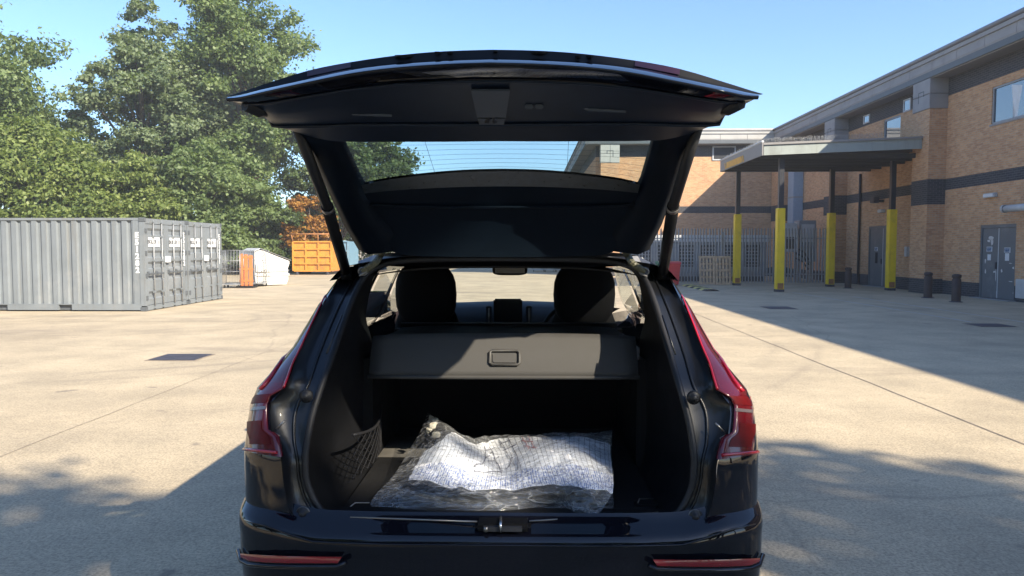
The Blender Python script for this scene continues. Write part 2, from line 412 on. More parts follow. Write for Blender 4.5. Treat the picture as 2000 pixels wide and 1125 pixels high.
# ------------------------------------------------------------------ mesh builder
class MB:
    def __init__(s): s.v = []; s.f = []; s.uv = None; s.sm = []
    def add(s, verts, faces, smooth=False):
        o = len(s.v); s.v += [tuple(p) for p in verts]
        for f in faces: s.f.append([i + o for i in f]); s.sm.append(smooth)
        return s
    def box(s, x0, x1, y0, y1, z0, z1, m=None):
        p = [Vector(q) for q in ((x0,y0,z0),(x1,y0,z0),(x1,y1,z0),(x0,y1,z0),(x0,y0,z1),(x1,y0,z1),(x1,y1,z1),(x0,y1,z1))]
        if m is not None: p = [m @ q for q in p]
        return s.add(p, [(0,3,2,1),(4,5,6,7),(0,1,5,4),(1,2,6,5),(2,3,7,6),(3,0,4,7)])
    def prism(s, poly, axis, a, b, m=None):
        # poly: 2D points; axis 'x' -> (y,z), 'y' -> (x,z), 'z' -> (x,y)
        def P(q, t):
            if axis == 'x': r = Vector((t, q[0], q[1]))
            elif axis == 'y': r = Vector((q[0], t, q[1]))
            else: r = Vector((q[0], q[1], t))
            return m @ r if m is not None else r
        n = len(poly)
        vs_ = [P(q, a) for q in poly] + [P(q, b) for q in poly]
        fs = [tuple(range(n)), tuple(range(2 * n - 1, n - 1, -1))]
        for i in range(n):
            j = (i + 1) % n; fs.append((i, i + n, j + n, j))
        return s.add(vs_, fs)
    def grid(s, rows, closed=False, smooth=True, flip=False):
        n = len(rows[0]); vs_ = [p for r in rows for p in r]; fs = []
        for i in range(len(rows) - 1):
            for j in range(n if closed else n - 1):
                k = (j + 1) % n
                f = (i * n + j, i * n + k, (i + 1) * n + k, (i + 1) * n + j)
                fs.append(f[::-1] if flip else f)
        return s.add(vs_, fs, smooth)
    def tube(s, pts, rad, seg=8, closed=False, cap=True, smooth=True):
        pts = [Vector(p) for p in pts]; n = len(pts); rows = []
        if not hasattr(rad, '__len__'): rad = [rad] * n
        up = None
        for i, p in enumerate(pts):
            if closed: t = pts[(i + 1) % n] - pts[i - 1]
            else: t = pts[min(i + 1, n - 1)] - pts[max(i - 1, 0)]
            if t.length < 1e-9: t = Vector((0, 0, 1))
            t.normalize()
            if up is None:
                up = Vector((0, 0, 1)) if abs(t.z) < 0.9 else Vector((1, 0, 0))
            a = t.cross(up)
            if a.length < 1e-6: a = t.orthogonal()
            a.normalize(); b = a.cross(t).normalized(); up = b
            rows.append([p + (a * math.cos(2 * math.pi * k / seg) + b * math.sin(2 * math.pi * k / seg)) * rad[i] for k in range(seg)])
        if closed: rows.append(rows[0])
        s.grid(rows, closed=True, smooth=smooth)
        if cap and not closed:
            o = len(s.v)
            s.add(rows[0], [tuple(range(seg))]); s.add(rows[-1], [tuple(range(seg - 1, -1, -1))])
        return s
    def lathe(s, prof, center, axis='z', seg=20, smooth=True):
        rows = []
        for r, h in prof:
            row = []
            for k in range(seg):
                a = 2 * math.pi * k / seg
                if axis == 'z': q = (r * math.cos(a), r * math.sin(a), h)
                elif axis == 'x': q = (h, r * math.cos(a), r * math.sin(a))
                else: q = (r * math.cos(a), h, r * math.sin(a))
                row.append(Vector(center) + Vector(q))
            rows.append(row)
        return s.grid(rows, closed=True, smooth=smooth)
    def build(s, name, mat, parent=None, bevel=0.0, label=None, kind=None, normals=True, solid=0.0):
        org = Vector((0, 0, 0)); p = parent
        while p is not None: org = org + Vector(p.location); p = p.parent
        me = bpy.data.meshes.new(name)
        me.from_pydata([tuple(Vector(q) - org) for q in s.v], [], s.f)
        me.materials.append(MATS[mat])
        me.polygons.foreach_set('use_smooth', s.sm)
        if normals or bevel or solid:
            bm = bmesh.new(); bm.from_mesh(me)
            bmesh.ops.remove_doubles(bm, verts=bm.verts, dist=1e-5)
            if normals: bmesh.ops.recalc_face_normals(bm, faces=bm.faces)
            if solid: bmesh.ops.solidify(bm, geom=bm.faces[:], thickness=solid)
            if bevel:
                es = [e for e in bm.edges if len(e.link_faces) == 2 and e.calc_face_angle(0) > 0.6]
                bmesh.ops.bevel(bm, geom=es, offset=bevel, segments=2, affect='EDGES', clamp_overlap=True)
            bm.to_mesh(me); bm.free()
        uvl = me.uv_layers.new(name='UVMap')
        n = len(me.loops)
        co = np.empty(len(me.vertices) * 3, np.float32); me.vertices.foreach_get('co', co); co = co.reshape(-1, 3) + np.array(org, np.float32)
        li = np.empty(n, np.int32); me.loops.foreach_get('vertex_index', li)
        nor = np.empty(len(me.polygons) * 3, np.float32); me.polygons.foreach_get('normal', nor); nor = np.abs(nor.reshape(-1, 3))
        lt = np.empty(len(me.polygons), np.int32); me.polygons.foreach_get('loop_total', lt)
        ax = np.repeat(np.argmax(nor, 1), lt); c = co[li]
        uv = np.where((ax == 0)[:, None], c[:, [1, 2]], np.where((ax == 1)[:, None], c[:, [0, 2]], c[:, [0, 1]]))
        uvl.data.foreach_set('uv', uv.astype(np.float32).ravel())
        o = bpy.data.objects.new(name, me); COL.objects.link(o)
        o.parent = parent
        if label: o['label'] = label
        if kind: o['kind'] = kind
        return o

def empty(name, loc, label, cat, group=None, rz=0.0):
    o = bpy.data.objects.new(name, None); COL.objects.link(o)
    o.location = loc; o.rotation_euler = (0, 0, rz); o.empty_display_size = 0.2
    o['label'] = label; o['category'] = cat
    if group: o['group'] = group
    return o
def tag(o, label, cat, group=None):
    o['label'] = label; o['category'] = cat
    if group: o['group'] = group
    return o
def mb(): return MB()

def text_obj(name, body, size, mat, matrix, parent=None, extrude=0.002, align='CENTER', bold=0.0):
    cu = bpy.data.curves.new(name, 'FONT'); cu.body = body; cu.size = size; cu.extrude = extrude
    cu.align_x = align; cu.align_y = 'CENTER'; cu.offset = bold; cu.resolution_u = 3
    to = bpy.data.objects.new(name, cu); COL.objects.link(to)
    bpy.context.view_layer.update()
    me = bpy.data.meshes.new_from_object(to.evaluated_get(bpy.context.evaluated_depsgraph_get()))
    bpy.data.objects.remove(to); bpy.data.curves.remove(cu)
    org = Vector((0, 0, 0)); p = parent
    while p is not None: org = org + Vector(p.location); p = p.parent
    me.transform(Matrix.Translation(-org) @ matrix)
    me.materials.clear(); me.materials.append(MATS[mat]); me.name = name
    o = bpy.data.objects.new(name, me); COL.objects.link(o); o.parent = parent
    return o
def basis(origin, xdir, ydir):
    x = Vector(xdir).normalized(); y = Vector(ydir).normalized(); z = x.cross(y)
    m = Matrix.Identity(4)
    for i in range(3): m[i][0] = x[i]; m[i][1] = y[i]; m[i][2] = z[i]; m[i][3] = origin[i]
    return m

# ================================================================== GROUND
g = mb()
N = 24; ext = 420.0
g.grid([[Vector((-ext + 2 * ext * j / N, -160 + (ext * 1.6 + 160) * i / N, 0)) for j in range(N + 1)] for i in range(N + 1)], smooth=False)
ground = g.build('ground', 'concrete_yard', kind='structure')
def strip(x0, y0, x1, y1, w, z, seed=0, wob=0.012, n=40):
    rnd = random.Random(seed); a = Vector((x0, y0, 0)); b = Vector((x1, y1, 0)); d = (b - a).normalized(); s_ = Vector((-d.y, d.x, 0))
    r0 = []; r1 = []
    for i in range(n + 1):
        p = a.lerp(b, i / n); ww = w * rnd.uniform(0.6, 1.25) / 2; off = s_ * rnd.uniform(-wob, wob)
        r0.append(p + off + s_ * ww + Vector((0, 0, z))); r1.append(p + off - s_ * ww + Vector((0, 0, z)))
    return mb().grid([r0, r1], smooth=False)
for k, (a, b, c, d, w) in enumerate([(4.25, 1.5, 4.45, 60, 0.02), (-4.25, 1.5, -4.2, 60, 0.008), (-30, 16.6, 3.5, 16.9, 0.022),
                                     (-30, 23.5, 5, 23.8, 0.02)]):
    strip(a, b, c, d, w, 0.004, k, n=90).build('joint', 'joint_sealant', ground)
for k, (x, y0, y1) in enumerate([(10.1, 17, 28.5), (11.3, 9, 26)]):
    strip(x, y0, x, y1, 0.085, 0.005, 20 + k, 0.004, 60).build('painted_line', 'road_paint', ground)

def cover(x0, x1, y0, y1, lab, skew=0.0):
    e = empty('access_cover', ((x0 + x1) / 2, (y0 + y1) / 2, 0), lab, 'cover')
    mb().box(x0, x1, y0, y1, -0.02, 0.006).build('frame', 'joint_sealant', e)
    mb().box(x0 + 0.04, x1 - 0.04, y0 + 0.04, (y0 + y1) / 2 - 0.008, -0.02, 0.012).build('plate', 'cast_iron', e, bevel=0.003)
    mb().box(x0 + 0.04, x1 - 0.04, (y0 + y1) / 2 + 0.008, y1 - 0.04, -0.02, 0.012).build('plate', 'cast_iron', e, bevel=0.003)
cover(-5.72, -4.95, 10.9, 11.62, 'steel access cover set in the sunlit concrete left of the car')
cover(6.7, 7.5, 20.6, 21.5, 'dark access cover in the shaded yard before the canopy')
cover(9.7, 10.5, 16.0, 16.7, 'dark access cover in the shaded yard beside the painted line')

# ================================================================== BUILDING (L-shaped brick warehouse)
WX = 15.4      # side wall plane, faces -X
PX_ = 14.75    # pier front / fascia plane
BY = 45.6      # back wall plane, faces -Y
CX0 = 4.15     # outer corner of the back wing
ZB0, ZB1 = 3.82, 4.23      # dark band
ZF0, ZF1 = 7.90, 8.74      # fascia
YN = -2.0      # near end of side wing
bld = empty('brick_warehouse', (WX, 30, 0), 'two-storey buff brick warehouse with grey stone fascia and dark brick bands', 'building')
def wallx(y0, y1, z0, z1, mat, x=WX, name='wall', t=0.3):
    return mb().box(x, x + t, y0, y1, z0, z1).build(name, mat, bld)
def wally(x0, x1, z0, z1, mat, y=BY, name='wall', t=0.3):
    return mb().box(x0, x1, y, y + t, z0, z1).build(name, mat, bld)

# side wall: openings as (y0, y1, z0, z1)
DOOR1 = (23.78, 25.63, 0.02, 2.46)
DOOR2 = (31.35, 33.92, 0.02, 2.66)
WIN1 = (22.4, 25.25, 5.78, 7.0)
WIN2 = (31.3, 32.75, 5.85, 7.2)
opens = [DOOR1, DOOR2, WIN1, WIN2]
def wall_with_openings(y0, y1, z0, z1, mat, ops):
    m = mb()
    ys = sorted({y0, y1, *[max(y0, min(y1, q)) for o in ops for q in o[:2]]})
    zs = sorted({z0, z1, *[max(z0, min(z1, q)) for o in ops for q in o[2:]]})
    for i in range(len(ys) - 1):
        # merge vertical runs
        run = None
        for j in range(len(zs) - 1):
            yc, zc = (ys[i] + ys[i + 1]) / 2, (zs[j] + zs[j + 1]) / 2
            hole = any(o[0] < yc < o[1] and o[2] < zc < o[3] for o in ops)
            if hole:
                if run: m.box(WX, WX + 0.3, ys[i], ys[i + 1], run[0], run[1]); run = None
            else: run = (run[0], zs[j + 1]) if run else (zs[j], zs[j + 1])
        if run: m.box(WX, WX + 0.3, ys[i], ys[i + 1], run[0], run[1])
    return m.build('wall', mat, bld)
wall_with_openings(YN, BY, 0.0, 0.50, 'blue_grey_brick', [DOOR1, DOOR2])
wall_with_openings(YN, BY, 0.50, ZB0, 'buff_brick', [DOOR1, DOOR2])
wall_with_openings(YN, BY, ZB0, ZB1, 'blue_grey_brick', [])
wall_with_openings(YN, BY, ZB1, 7.25, 'buff_brick', [WIN1, WIN2])
wall_with_openings(YN, BY, 7.25, ZF0 + 0.05, 'blue_grey_brick', [])
mb().box(WX + 0.3, WX + 16, YN, YN + 0.3, 0, ZF0).build('wall', 'buff_brick', bld)
mb().box(WX + 2.0, WX + 2.2, YN + 0.3, BY + 40, 0, ZF0 - 0.2).build('inner_wall', 'dark_soffit', bld)
# back wall
wally(CX0, WX, 0.0, 0.5, 'blue_grey_brick'); wally(CX0, WX, 0.5, ZB0, 'buff_brick'); wally(CX0, WX, ZB0, ZB1, 'blue_grey_brick')
wally(CX0, WX, ZB1, 7.22, 'buff_brick'); wally(CX0, WX, 7.22, ZF0 + 0.05, 'blue_grey_brick')
# wing side, receding, faces -X
for z0, z1, mt in ((0, .5, 'blue_grey_brick'), (.5, ZB0, 'buff_brick'), (ZB0, ZB1, 'blue_grey_brick'), (ZB1, 7.22, 'buff_brick'), (7.22, ZF0 + .05, 'blue_grey_brick')):
    mb().box(CX0, CX0 + 0.3, BY + 0.3, 95, z0, z1).build('wall', mt, bld)
# piers with stone caps
def pier(x0, x1, y0, y1, capz=6.80):
    p = mb().box(x0, x1, y0, y1, 0.55, 3.30).build('pier', 'buff_brick', bld)
    e = 0.004
    mb().box(x0 - e, x1, y0 - e, y1 + e, 0.0, 0.55).build('plinth', 'blue_grey_brick', p)
    mb().box(x0 - e, x1, y0 - e, y1 + e, 3.30, 4.23).build('band', 'blue_grey_brick', p)
    mb().box(x0, x1, y0, y1, 4.23, capz).build('shaft', 'buff_brick', p)
    # stone cap of separate blocks
    zc = [capz, (capz + ZF0) / 2, ZF0 + 0.02]
    for k in range(2):
        mb().box(x0 - 0.03, x1, y0 - 0.03, y1 + 0.03, zc[k] + 0.008, zc[k + 1] - 0.008).build('cap_stone', 'stone_cladding', p, bevel=0.012)
    ym = (y0 + y1) / 2
    for a, b, c_, d in ((ym - .20, ym + .20, zc[1] + .12, zc[1] + .16), (ym + .16, ym + .20, zc[1] - .25, zc[1] + .12), (ym - .2, ym - .16, zc[1] - .05, zc[1] + .12)):
        mb().box(x0 - 0.036, x0 - 0.028, a, b, c_, d).build('incised_line', 'container_grey_dark', p)
    return p
for y0 in (27.85, 36.3, 44.3, 19.4, 11.0, 2.6):
    pier(PX_, WX, y0, y0 + 1.15)
# back wing pier (seen through the tailgate glass)
def pier_back(x0, x1):
    p = mb().box(x0, x1, BY - 0.6, BY, 0.55, 6.80).build('pier', 'buff_brick', bld)
    mb().box(x0 - .004, x1 + .004, BY - .604, BY, 0, .55).build('plinth', 'blue_grey_brick', p)
    zc = [6.80, 7.36, ZF0 + 0.02]
    for k in range(2):
        for q in range(2):
            xa = x0 - .03 + q * (x1 - x0 + .06) / 2
            mb().box(xa + .006, xa + (x1 - x0 + .06) / 2 - .006, BY - .63, BY, zc[k] + .008, zc[k + 1] - .008).build('cap_stone', 'stone_cladding_light', p, bevel=0.01)
    xm = (x0 + x1) / 2
    for a, b, c_, d in ((xm - .2, xm + .2, 7.50, 7.54), (xm + .16, xm + .2, 7.15, 7.50), (xm - .2, xm - .16, 7.34, 7.50)):
        mb().box(a, b, BY - .638, BY - .628, c_, d).build('incised_line', 'container_grey_dark', p)
pier_back(4.40, 5.50)
# fascia: individual stone panels along side wing and back wing, gutter on top, soffit under
def fascia_y(x, y0, y1, mat, pw=1.55):
    n = max(1, round((y1 - y0) / pw)); s_ = (y1 - y0) / n
    for k in range(n):
        a, b = y0 + k * s_ + .01, y0 + (k + 1) * s_ - .01
        mb().prism([(x + .10, ZF0), (x, ZF0 + .30), (x, ZF1 - .25), (x + .10, ZF1 - .25)], 'y', a, b).build('fascia_panel', mat, bld)
    mb().box(x + .02, x + .14, y0, y1, ZF0 + .03, ZF1 - .27).build('fascia_back', 'container_grey_dark', bld)
    mb().box(x - .05, x + .5, y0, y1, ZF1 - .245, ZF1 - .11).build('cornice_rail', 'stone_cladding', bld)
    mb().tube([(x - .03, y0, ZF1 - .02), (x - .03, y1, ZF1 - .02)], 0.085, 8).build('gutter', 'roof_gutter', bld)
def fascia_x(y, x0, x1, mat, pw=1.55):
    n = max(1, round((x1 - x0) / pw)); s_ = (x1 - x0) / n
    for k in range(n):
        a, b = x0 + k * s_ + .01, x0 + (k + 1) * s_ - .01
        mb().prism([(y + .10, ZF0), (y, ZF0 + .30), (y, ZF1 - .25), (y + .10, ZF1 - .25)], 'x', a, b).build('fascia_panel', mat, bld)
    mb().box(x0, x1, y + .02, y + .14, ZF0 + .03, ZF1 - .27).build('fascia_back', 'container_grey_dark', bld)
    mb().box(x0, x1, y - .05, y + .5, ZF1 - .245, ZF1 - .11).build('cornice_rail', mat, bld)
    mb().tube([(x0, y - .03, ZF1 - .02), (x1, y - .03, ZF1 - .02)], 0.085, 8).build('gutter', 'stone_cladding', bld)
FX = PX_ - 0.05
FY = BY - 0.7
fascia_y(FX, YN, FY + 0.0, 'stone_cladding')
fascia_x(FY, CX0 - 0.7, FX, 'stone_cladding_light')
fascia_y(CX0 - 0.7, FY + .52, 95, 'stone_cladding', 6.0)
mb().box(FX + .10, WX, YN, BY, ZF0 + .0, ZF0 + .03).build('soffit', 'soffit_board', bld)
mb().box(CX0 - .6, WX, FY + .12, BY + .3, ZF0 + .002, ZF0 + .028).build('soffit', 'soffit_board', bld)
mb().box(CX0 - .55, CX0, BY + .3, 95, ZF0 + .0, ZF0 + .03).build('soffit', 'soffit_board', bld)
mb().box(FX + .2, WX + 16, YN, FY + .3, ZF1 - .12, ZF1 - .07).build('roof', 'roof_gutter', bld)
mb().box(CX0 - .5, WX + 16, FY + .3, 95, ZF1 - .12, ZF1 - .07).build('roof', 'roof_gutter', bld)
# rooftop skylight dome
dm = mb().lathe([(1.25, 0), (1.2, .28), (1.05, .5), (.8, .68), (.45, .8), (0.01, .84)], (15.7, 51.0, ZF1 - .07), 'z', 20)
dm.build('skylight_dome', 'skylight_white', bld)

def window_x(op, mull=(), label=None):
    y0, y1, z0, z1 = op
    f = mb(); t = 0.06
    f.box(WX + .03, WX + .12, y0, y0 + t, z0, z1).box(WX + .03, WX + .12, y1 - t, y1, z0, z1)
    f.box(WX + .03, WX + .12, y0 + t, y1 - t, z0, z0 + t).box(WX + .03, WX + .12, y0 + t, y1 - t, z1 - t, z1)
    for q in mull: f.box(WX + .03, WX + .12, q - .03, q + .03, z0 + t, z1 - t)
    w = f.build('window', 'window_frame', bld)
    mb().box(WX + .07, WX + .08, y0 + t, y1 - t, z0 + t, z1 - t).build('pane', 'building_pane', w)
    mb().box(WX - .03, WX + .03, y0 - .05, y1 + .05, z0 - .06, z0 - .001).build('sill', 'stone_cladding', w)
    mb().box(WX + .3, WX + .34, y0 - .1, y1 + .1, z0 - .1, z1 + .1).build('backing', 'dark_soffit', w)
    return w
w1 = window_x(WIN1, (23.4,))
# curled pale paper blind hanging inside the big window
rows = []
for i in range(9):
    z = WIN1[3] - .1 - i * .13
    rows.append([Vector((WX + .062 - .02 * math.sin(j * .9 + i * .2), 24.35 - j * .13 - i * .025 * (j == 0), z - .03 * j)) for j in range(8)])
mb().grid(rows).build('paper_blind', 'sign_white', w1)
window_x(WIN2)
def small_window_x(y0, y1, z0, z1):
    f = mb(); t = .06; x0, x1 = WX - .05, WX - .003
    f.box(x0, x1, y0, y0 + t, z0, z1).box(x0, x1, y1 - t, y1, z0, z1).box(x0, x1, y0 + t, y1 - t, z0, z0 + t).box(x0, x1, y0 + t, y1 - t, z1 - t, z1)
    w = f.build('window', 'pale_metal', bld)
    mb().box(x0 + .02, x1 - .01, y0 + t, y1 - t, z0 + t, z1 - t).build('pane', 'building_pane', w)
for (pa, pb, pc, pd) in ((1688, 1700, 222, 243), (1766, 1781, 190, 220), (1566, 1586, 263, 285)):
    qa, qb = on_x(pa, pd, WX), on_x(pb, pc, WX)
    small_window_x(min(qa.y, qb.y), max(qa.y, qb.y), qa.z, min(qb.z, ZF0 - .05))
mb().box(11.2, 12.6, BY - .05, BY - .003, 7.0, 7.85).build('window', 'pale_metal', bld)
mb().box(11.28, 12.52, BY - .058, BY - .051, 7.08, 7.77).build('pane', 'louvre_dark', bld)

def door_sign(e, y, z, ww=.30, hh=.17, text=('FIRE EXIT', 'KEEP CLEAR')):
    s_ = mb().box(WX + .04, WX + .046, y - ww / 2, y + ww / 2, z - hh / 2, z + hh / 2).build('sign_plate', 'sign_white', e)
    mb().box(WX + .036, WX + .0395, y - ww * .38, y + ww * .44, z - hh * .42, z + hh * .40).build('sign_panel', 'sign_blue', s_)
    for k, tx in enumerate(text):
        text_obj('sign_text', tx, .052, 'sign_white', basis((WX + .034, y + .01, z + .035 - k * .07), (0, -1, 0), (0, 0, 1)), s_, .001)
def double_door(op, signs, pads):
    y0, y1, z0, z1 = op; t = .07
    f = mb().box(WX + .02, WX + .16, y0, y0 + t, z0, z1).box(WX + .02, WX + .16, y1 - t, y1, z0, z1).box(WX + .02, WX + .16, y0 + t, y1 - t, z1 - t * 1.5, z1)
    e = f.build('double_door', 'grey_door_paint', bld)
    ym = (y0 + y1) / 2
    for a, b in ((y0 + t + .005, ym - .006), (ym + .006, y1 - t - .005)):
        l = mb().box(WX + .048, WX + .10, a, b, z0 + .01, z1 - t * 1.5 - .006).build('door_leaf', 'grey_door_paint', e, bevel=.004)
        mb().box(WX + .042, WX + .047, a + .03, b - .03, z0 + .02, z0 + .22).build('kick_plate', 'grey_door_paint', l)
    mb().box(WX + .042, WX + .0465, ym - .02, ym + .02, z0 + .02, z1 - .12).build('edge_strip', 'pale_metal', e)
    mb().box(WX + .01, WX + .046, ym + .06, ym + .11, 1.0, 1.22).build('handle', 'cast_iron', e)
    for y in signs: door_sign(e, y, 1.62 + .03 * (y > ym))
    for y, zz, a, b in pads: mb().box(WX + .041, WX + .0465, y - a / 2, y + a / 2, zz - b / 2, zz + b / 2).build('notice', 'sign_white', e)
    mb().box(WX - .25, WX - .0, y0 - .1, y1 + .1, 0.0, .025).build('threshold', 'stone_cladding', e)
    return e
dd1 = double_door(DOOR1, (24.25, 25.18), ((24.25, 1.40, .2, .24), (25.18, 1.38, .18, .2)))
rnd = random.Random(5)
# scuffs and flaked paint, each a small irregular patch
def patch(e, y, z, a, b, seed):
    r_ = random.Random(seed); n = 9; pts = []
    for k in range(n):
        an = 2 * math.pi * k / n; q = r_.uniform(.5, 1.0)
        pts.append((y + a * q * math.cos(an), z + b * q * math.sin(an)))
    mb().prism(pts, 'x', WX + .0435, WX + .0475).build('paint_scuff', 'scuffed_white', e)
for k, (y, z, a, b) in enumerate([(24.42, 2.02, .17, .10), (24.38, 1.90, .10, .14), (24.55, 1.93, .08, .06), (24.70, 1.25, .05, .10), (24.68, .92, .05, .10), (24.2, .9, .07, .04),
                                  (23.82, .95, .05, .07), (23.4, 1.2, .12, .02), (23.35, .62, .14, .02), (23.25, 1.06, .06, .05), (24.12, .8, .02, .3), (23.2, .2, .05, .1), (24.05, .18, .03, .12)]):
    patch(dd1, y + .68, z, a, b, k)
dd2 = double_door(DOOR2, (31.95, 33.25), ((31.95, 1.42, .2, .26),))
mb().box(WX + .040, WX + .0465, 33.1, 33.32, 1.02, 1.5).build('vision_panel', 'louvre_dark', dd2)
# wall fittings
b_ = mb().box(WX - .14, WX - .002, 24.75, 25.35, 3.36, 3.50).build('bulkhead_light', 'pale_metal', bld, bevel=.02)
mb().box(WX - .155, WX - .141, 24.8, 25.3, 3.38, 3.48).build('diffuser', 'sign_white', b_)
fl_ = mb().tube([(WX, 22.6, 2.92), (WX - .3, 22.6, 2.92), (WX - .38, 22.75, 2.92), (WX - .4, 23.7, 2.92)], .11, 14).build('flue_pipe', 'pale_metal', bld)
mb().lathe([(.13, 0), (.13, .1), (.02, .22)], (WX - .4, 23.7, 2.92), 'y', 14).build('cowl', 'pale_metal', fl_)
vg = mb().box(WX - .04, WX - .002, 23.0, 23.66, .12, .72).build('vent_grille', 'pale_metal', bld)
for k in range(7):
    mb().box(WX - .055, WX - .041, 23.04, 23.62, .17 + k * .075, .21 + k * .075).build('slat', 'pale_metal', vg)
mb().tube([(WX - .07, 34.75, 0.05), (WX - .07, 34.75, 5.1)], .055, 10).build('downpipe', 'post_dark', bld)
dp = mb().box(WX - .55, WX - .004, 42.0, 42.9, 2.6, 6.6).build('duct', 'duct_blue', bld, bevel=.02)
mb().box(WX - .56, WX - .004, 41.98, 42.92, 4.5, 4.58).build('flange', 'galvanised', dp)
for (y, z) in ((32.6, 3.72),):
    fl2 = mb().box(WX - .28, WX - .002, y - .05, y + .05, z - .05, z + .05).build('floodlight', 'post_dark', bld)
    mb().box(WX - .5, WX - .26, y - .2, y + .2, z - .08, z + .18).build('lamp_head', 'cast_iron', fl2, bevel=.02)
    mb().box(WX - .2, WX - .002, y - .22, y + .12, z - .5, z - .36).build('bulkhead', 'pale_metal', fl2, bevel=.02)
mb().box(WX - .16, WX - .002, 30.2, 30.4, 1.35, 1.75).build('junction_box', 'pale_metal', bld, bevel=.01)

# ================================================================== CANOPY
cy0, cy1, cxl = 28.3, 34.3, 8.84
can = empty('loading_canopy', (12, 31, 0), 'flat grey loading canopy on yellow-sleeved posts against the brick wall', 'canopy')
m = mb().add([(cxl, cy0, 5.55), (WX - .02, cy0, 5.80), (WX - .02, cy1, 5.80), (cxl, cy1, 5.55), (cxl, cy0, 5.63), (WX - .02, cy0, 5.88), (WX - .02, cy1, 5.88), (cxl, cy1, 5.63)],
             [(0, 3, 2, 1), (4, 5, 6, 7), (0, 1, 5, 4), (1, 2, 6, 5), (2, 3, 7, 6), (3, 0, 4, 7)])
m.build('roof_deck', 'canopy_grey_side', can)
mb().add([(cxl + .03, cy0, 5.17), (PX_ - .01, cy0, 5.40), (PX_ - .01, cy0 + .05, 5.40), (cxl + .03, cy0 + .05, 5.17), (cxl + .03, cy0 - .0, 5.62), (PX_ - .01, cy0, 5.85), (PX_ - .01, cy0 + .05, 5.85), (cxl + .03, cy0 + .05, 5.62)],
         [(0, 3, 2, 1), (4, 5, 6, 7), (0, 1, 5, 4), (1, 2, 6, 5), (2, 3, 7, 6), (3, 0, 4, 7)]).build('front_board', 'canopy_grey', can)
# move front board proud of the deck
can.children[-1].location.y = -0.055
mb().box(cxl - .05, cxl - .002, cy0 - .05, cy1, 5.16, 5.66).build('side_board', 'canopy_grey_side', can)
mb().box(cxl, PX_ - .02, cy1 + .002, cy1 + .05, 5.16, 5.66).build('back_board', 'canopy_grey_side', can)
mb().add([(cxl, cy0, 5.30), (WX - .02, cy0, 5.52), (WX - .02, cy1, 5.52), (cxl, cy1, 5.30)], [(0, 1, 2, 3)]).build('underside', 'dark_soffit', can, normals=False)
mb().tube([(cxl - .03, cy0 - .06, 5.68), (cxl - .03, cy1, 5.68)], .05, 8).build('edge_trim', 'pale_metal', can)
for k in range(6):
    yy = cy0 + .5 + k * (cy1 - cy0 - 1) / 5
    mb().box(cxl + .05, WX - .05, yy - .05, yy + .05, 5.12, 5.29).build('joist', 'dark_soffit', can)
def post(x, y, lean=0.0):
    p = mb().box(x - .095, x + .095, y - .095, y + .095, 3.2, 5.2).build('post', 'post_dark', can, bevel=.01)
    mb().box(x - .145, x + .145, y - .145, y + .145, .10, 3.22).build('yellow_sleeve', 'post_yellow', p, bevel=.015)
    mb().box(x - .15, x + .15, y - .15, y + .15, 0, .10).build('base_plate', 'cast_iron', p)
    mb().box(x - .11, x + .11, y - .149, y - .146, .12, .34).build('worn_patch', 'skip_rust', p)
for x, y in ((9.74, 28.9), (14.5, 29.95), (9.53, 34.0), (13.3, 32.9)): post(x, y)
# orange sign on the side board
sg = mb().box(cxl - .068, cxl - .052, 31.0, 33.2, 5.20, 5.46).build('sign_panel', 'orange_sign', can)
for k, (a, b) in enumerate(((30.55, 30.68), (30.78, 30.93), (33.3, 33.4))):
    mb().prism([(a, 5.20), (b, 5.20), (b + .12, 5.46), (a + .12, 5.46)], 'x', cxl - .068, cxl - .052).build('sign_stripe', 'orange_sign', can)
# bird spikes along the edge
sp = mb(); rr = random.Random(2)
for k in range(110):
    x = cxl + .1 + k * .04
    for q in (-.05, .05):
        sp.tube([(x, cy0 + .1, 5.64 + (x - cxl) * .04), (x + rr.uniform(-.03, .03), cy0 + .1 + q, 5.82 + (x - cxl) * .04 + rr.uniform(-.03, .03))], .0045, 3, cap=False)
for k in range(70):
    y = cy0 + .2 + k * .08
    sp.tube([(cxl + .08, y, 5.64), (cxl + .08 + rr.uniform(-.05, .05), y + rr.uniform(-.03, .03), 5.83)], .0045, 3, cap=False)
sp.build('bird_spikes', 'galvanised_wire', can, kind='stuff')

# ================================================================== PALISADE FENCE and plant behind it
fen = empty('palisade_fence', (10, 35, 0), 'galvanised steel palisade fence enclosing the plant units', 'fence')
fx0, fx1, fy = 4.4, 14.25, 35.0
pale = mb().add([(-.035, 0, .08), (-.012, -.018, .08), (.012, -.018, .08), (.035, 0, .08), (-.035, 0, 2.55), (-.012, -.018, 2.63), (.012, -.018, 2.63), (.035, 0, 2.55)],
                [(0, 1, 5, 4), (1, 2, 6, 5), (2, 3, 7, 6)])
p0 = pale.build('pale', 'galvanised', fen, normals=False, solid=.004)
p0.data.transform(Matrix.Translation(Vector(fen.location)))
npal = int((fx1 - fx0) / .142)
for k in range(npal):
    o = p0 if k == 0 else p0.copy()
    if k: COL.objects.link(o); o.parent = fen
    o.location = (fx0 + k * .142 - fen.location.x, fy - fen.location.y, 0)
    o.rotation_euler = (0, rr.uniform(-.008, .008), 0)
for z in (.45, 2.12):
    mb().box(fx0 - .05, fx1, fy + .006, fy + .05, z, z + .05).build('rail', 'galvanised', fen)
for x in np.arange(fx0, fx1 + .1, 2.4):
    mb().box(x - .05, x + .05, fy + .055, fy + .15, 0, 2.45).build('post', 'galvanised', fen)

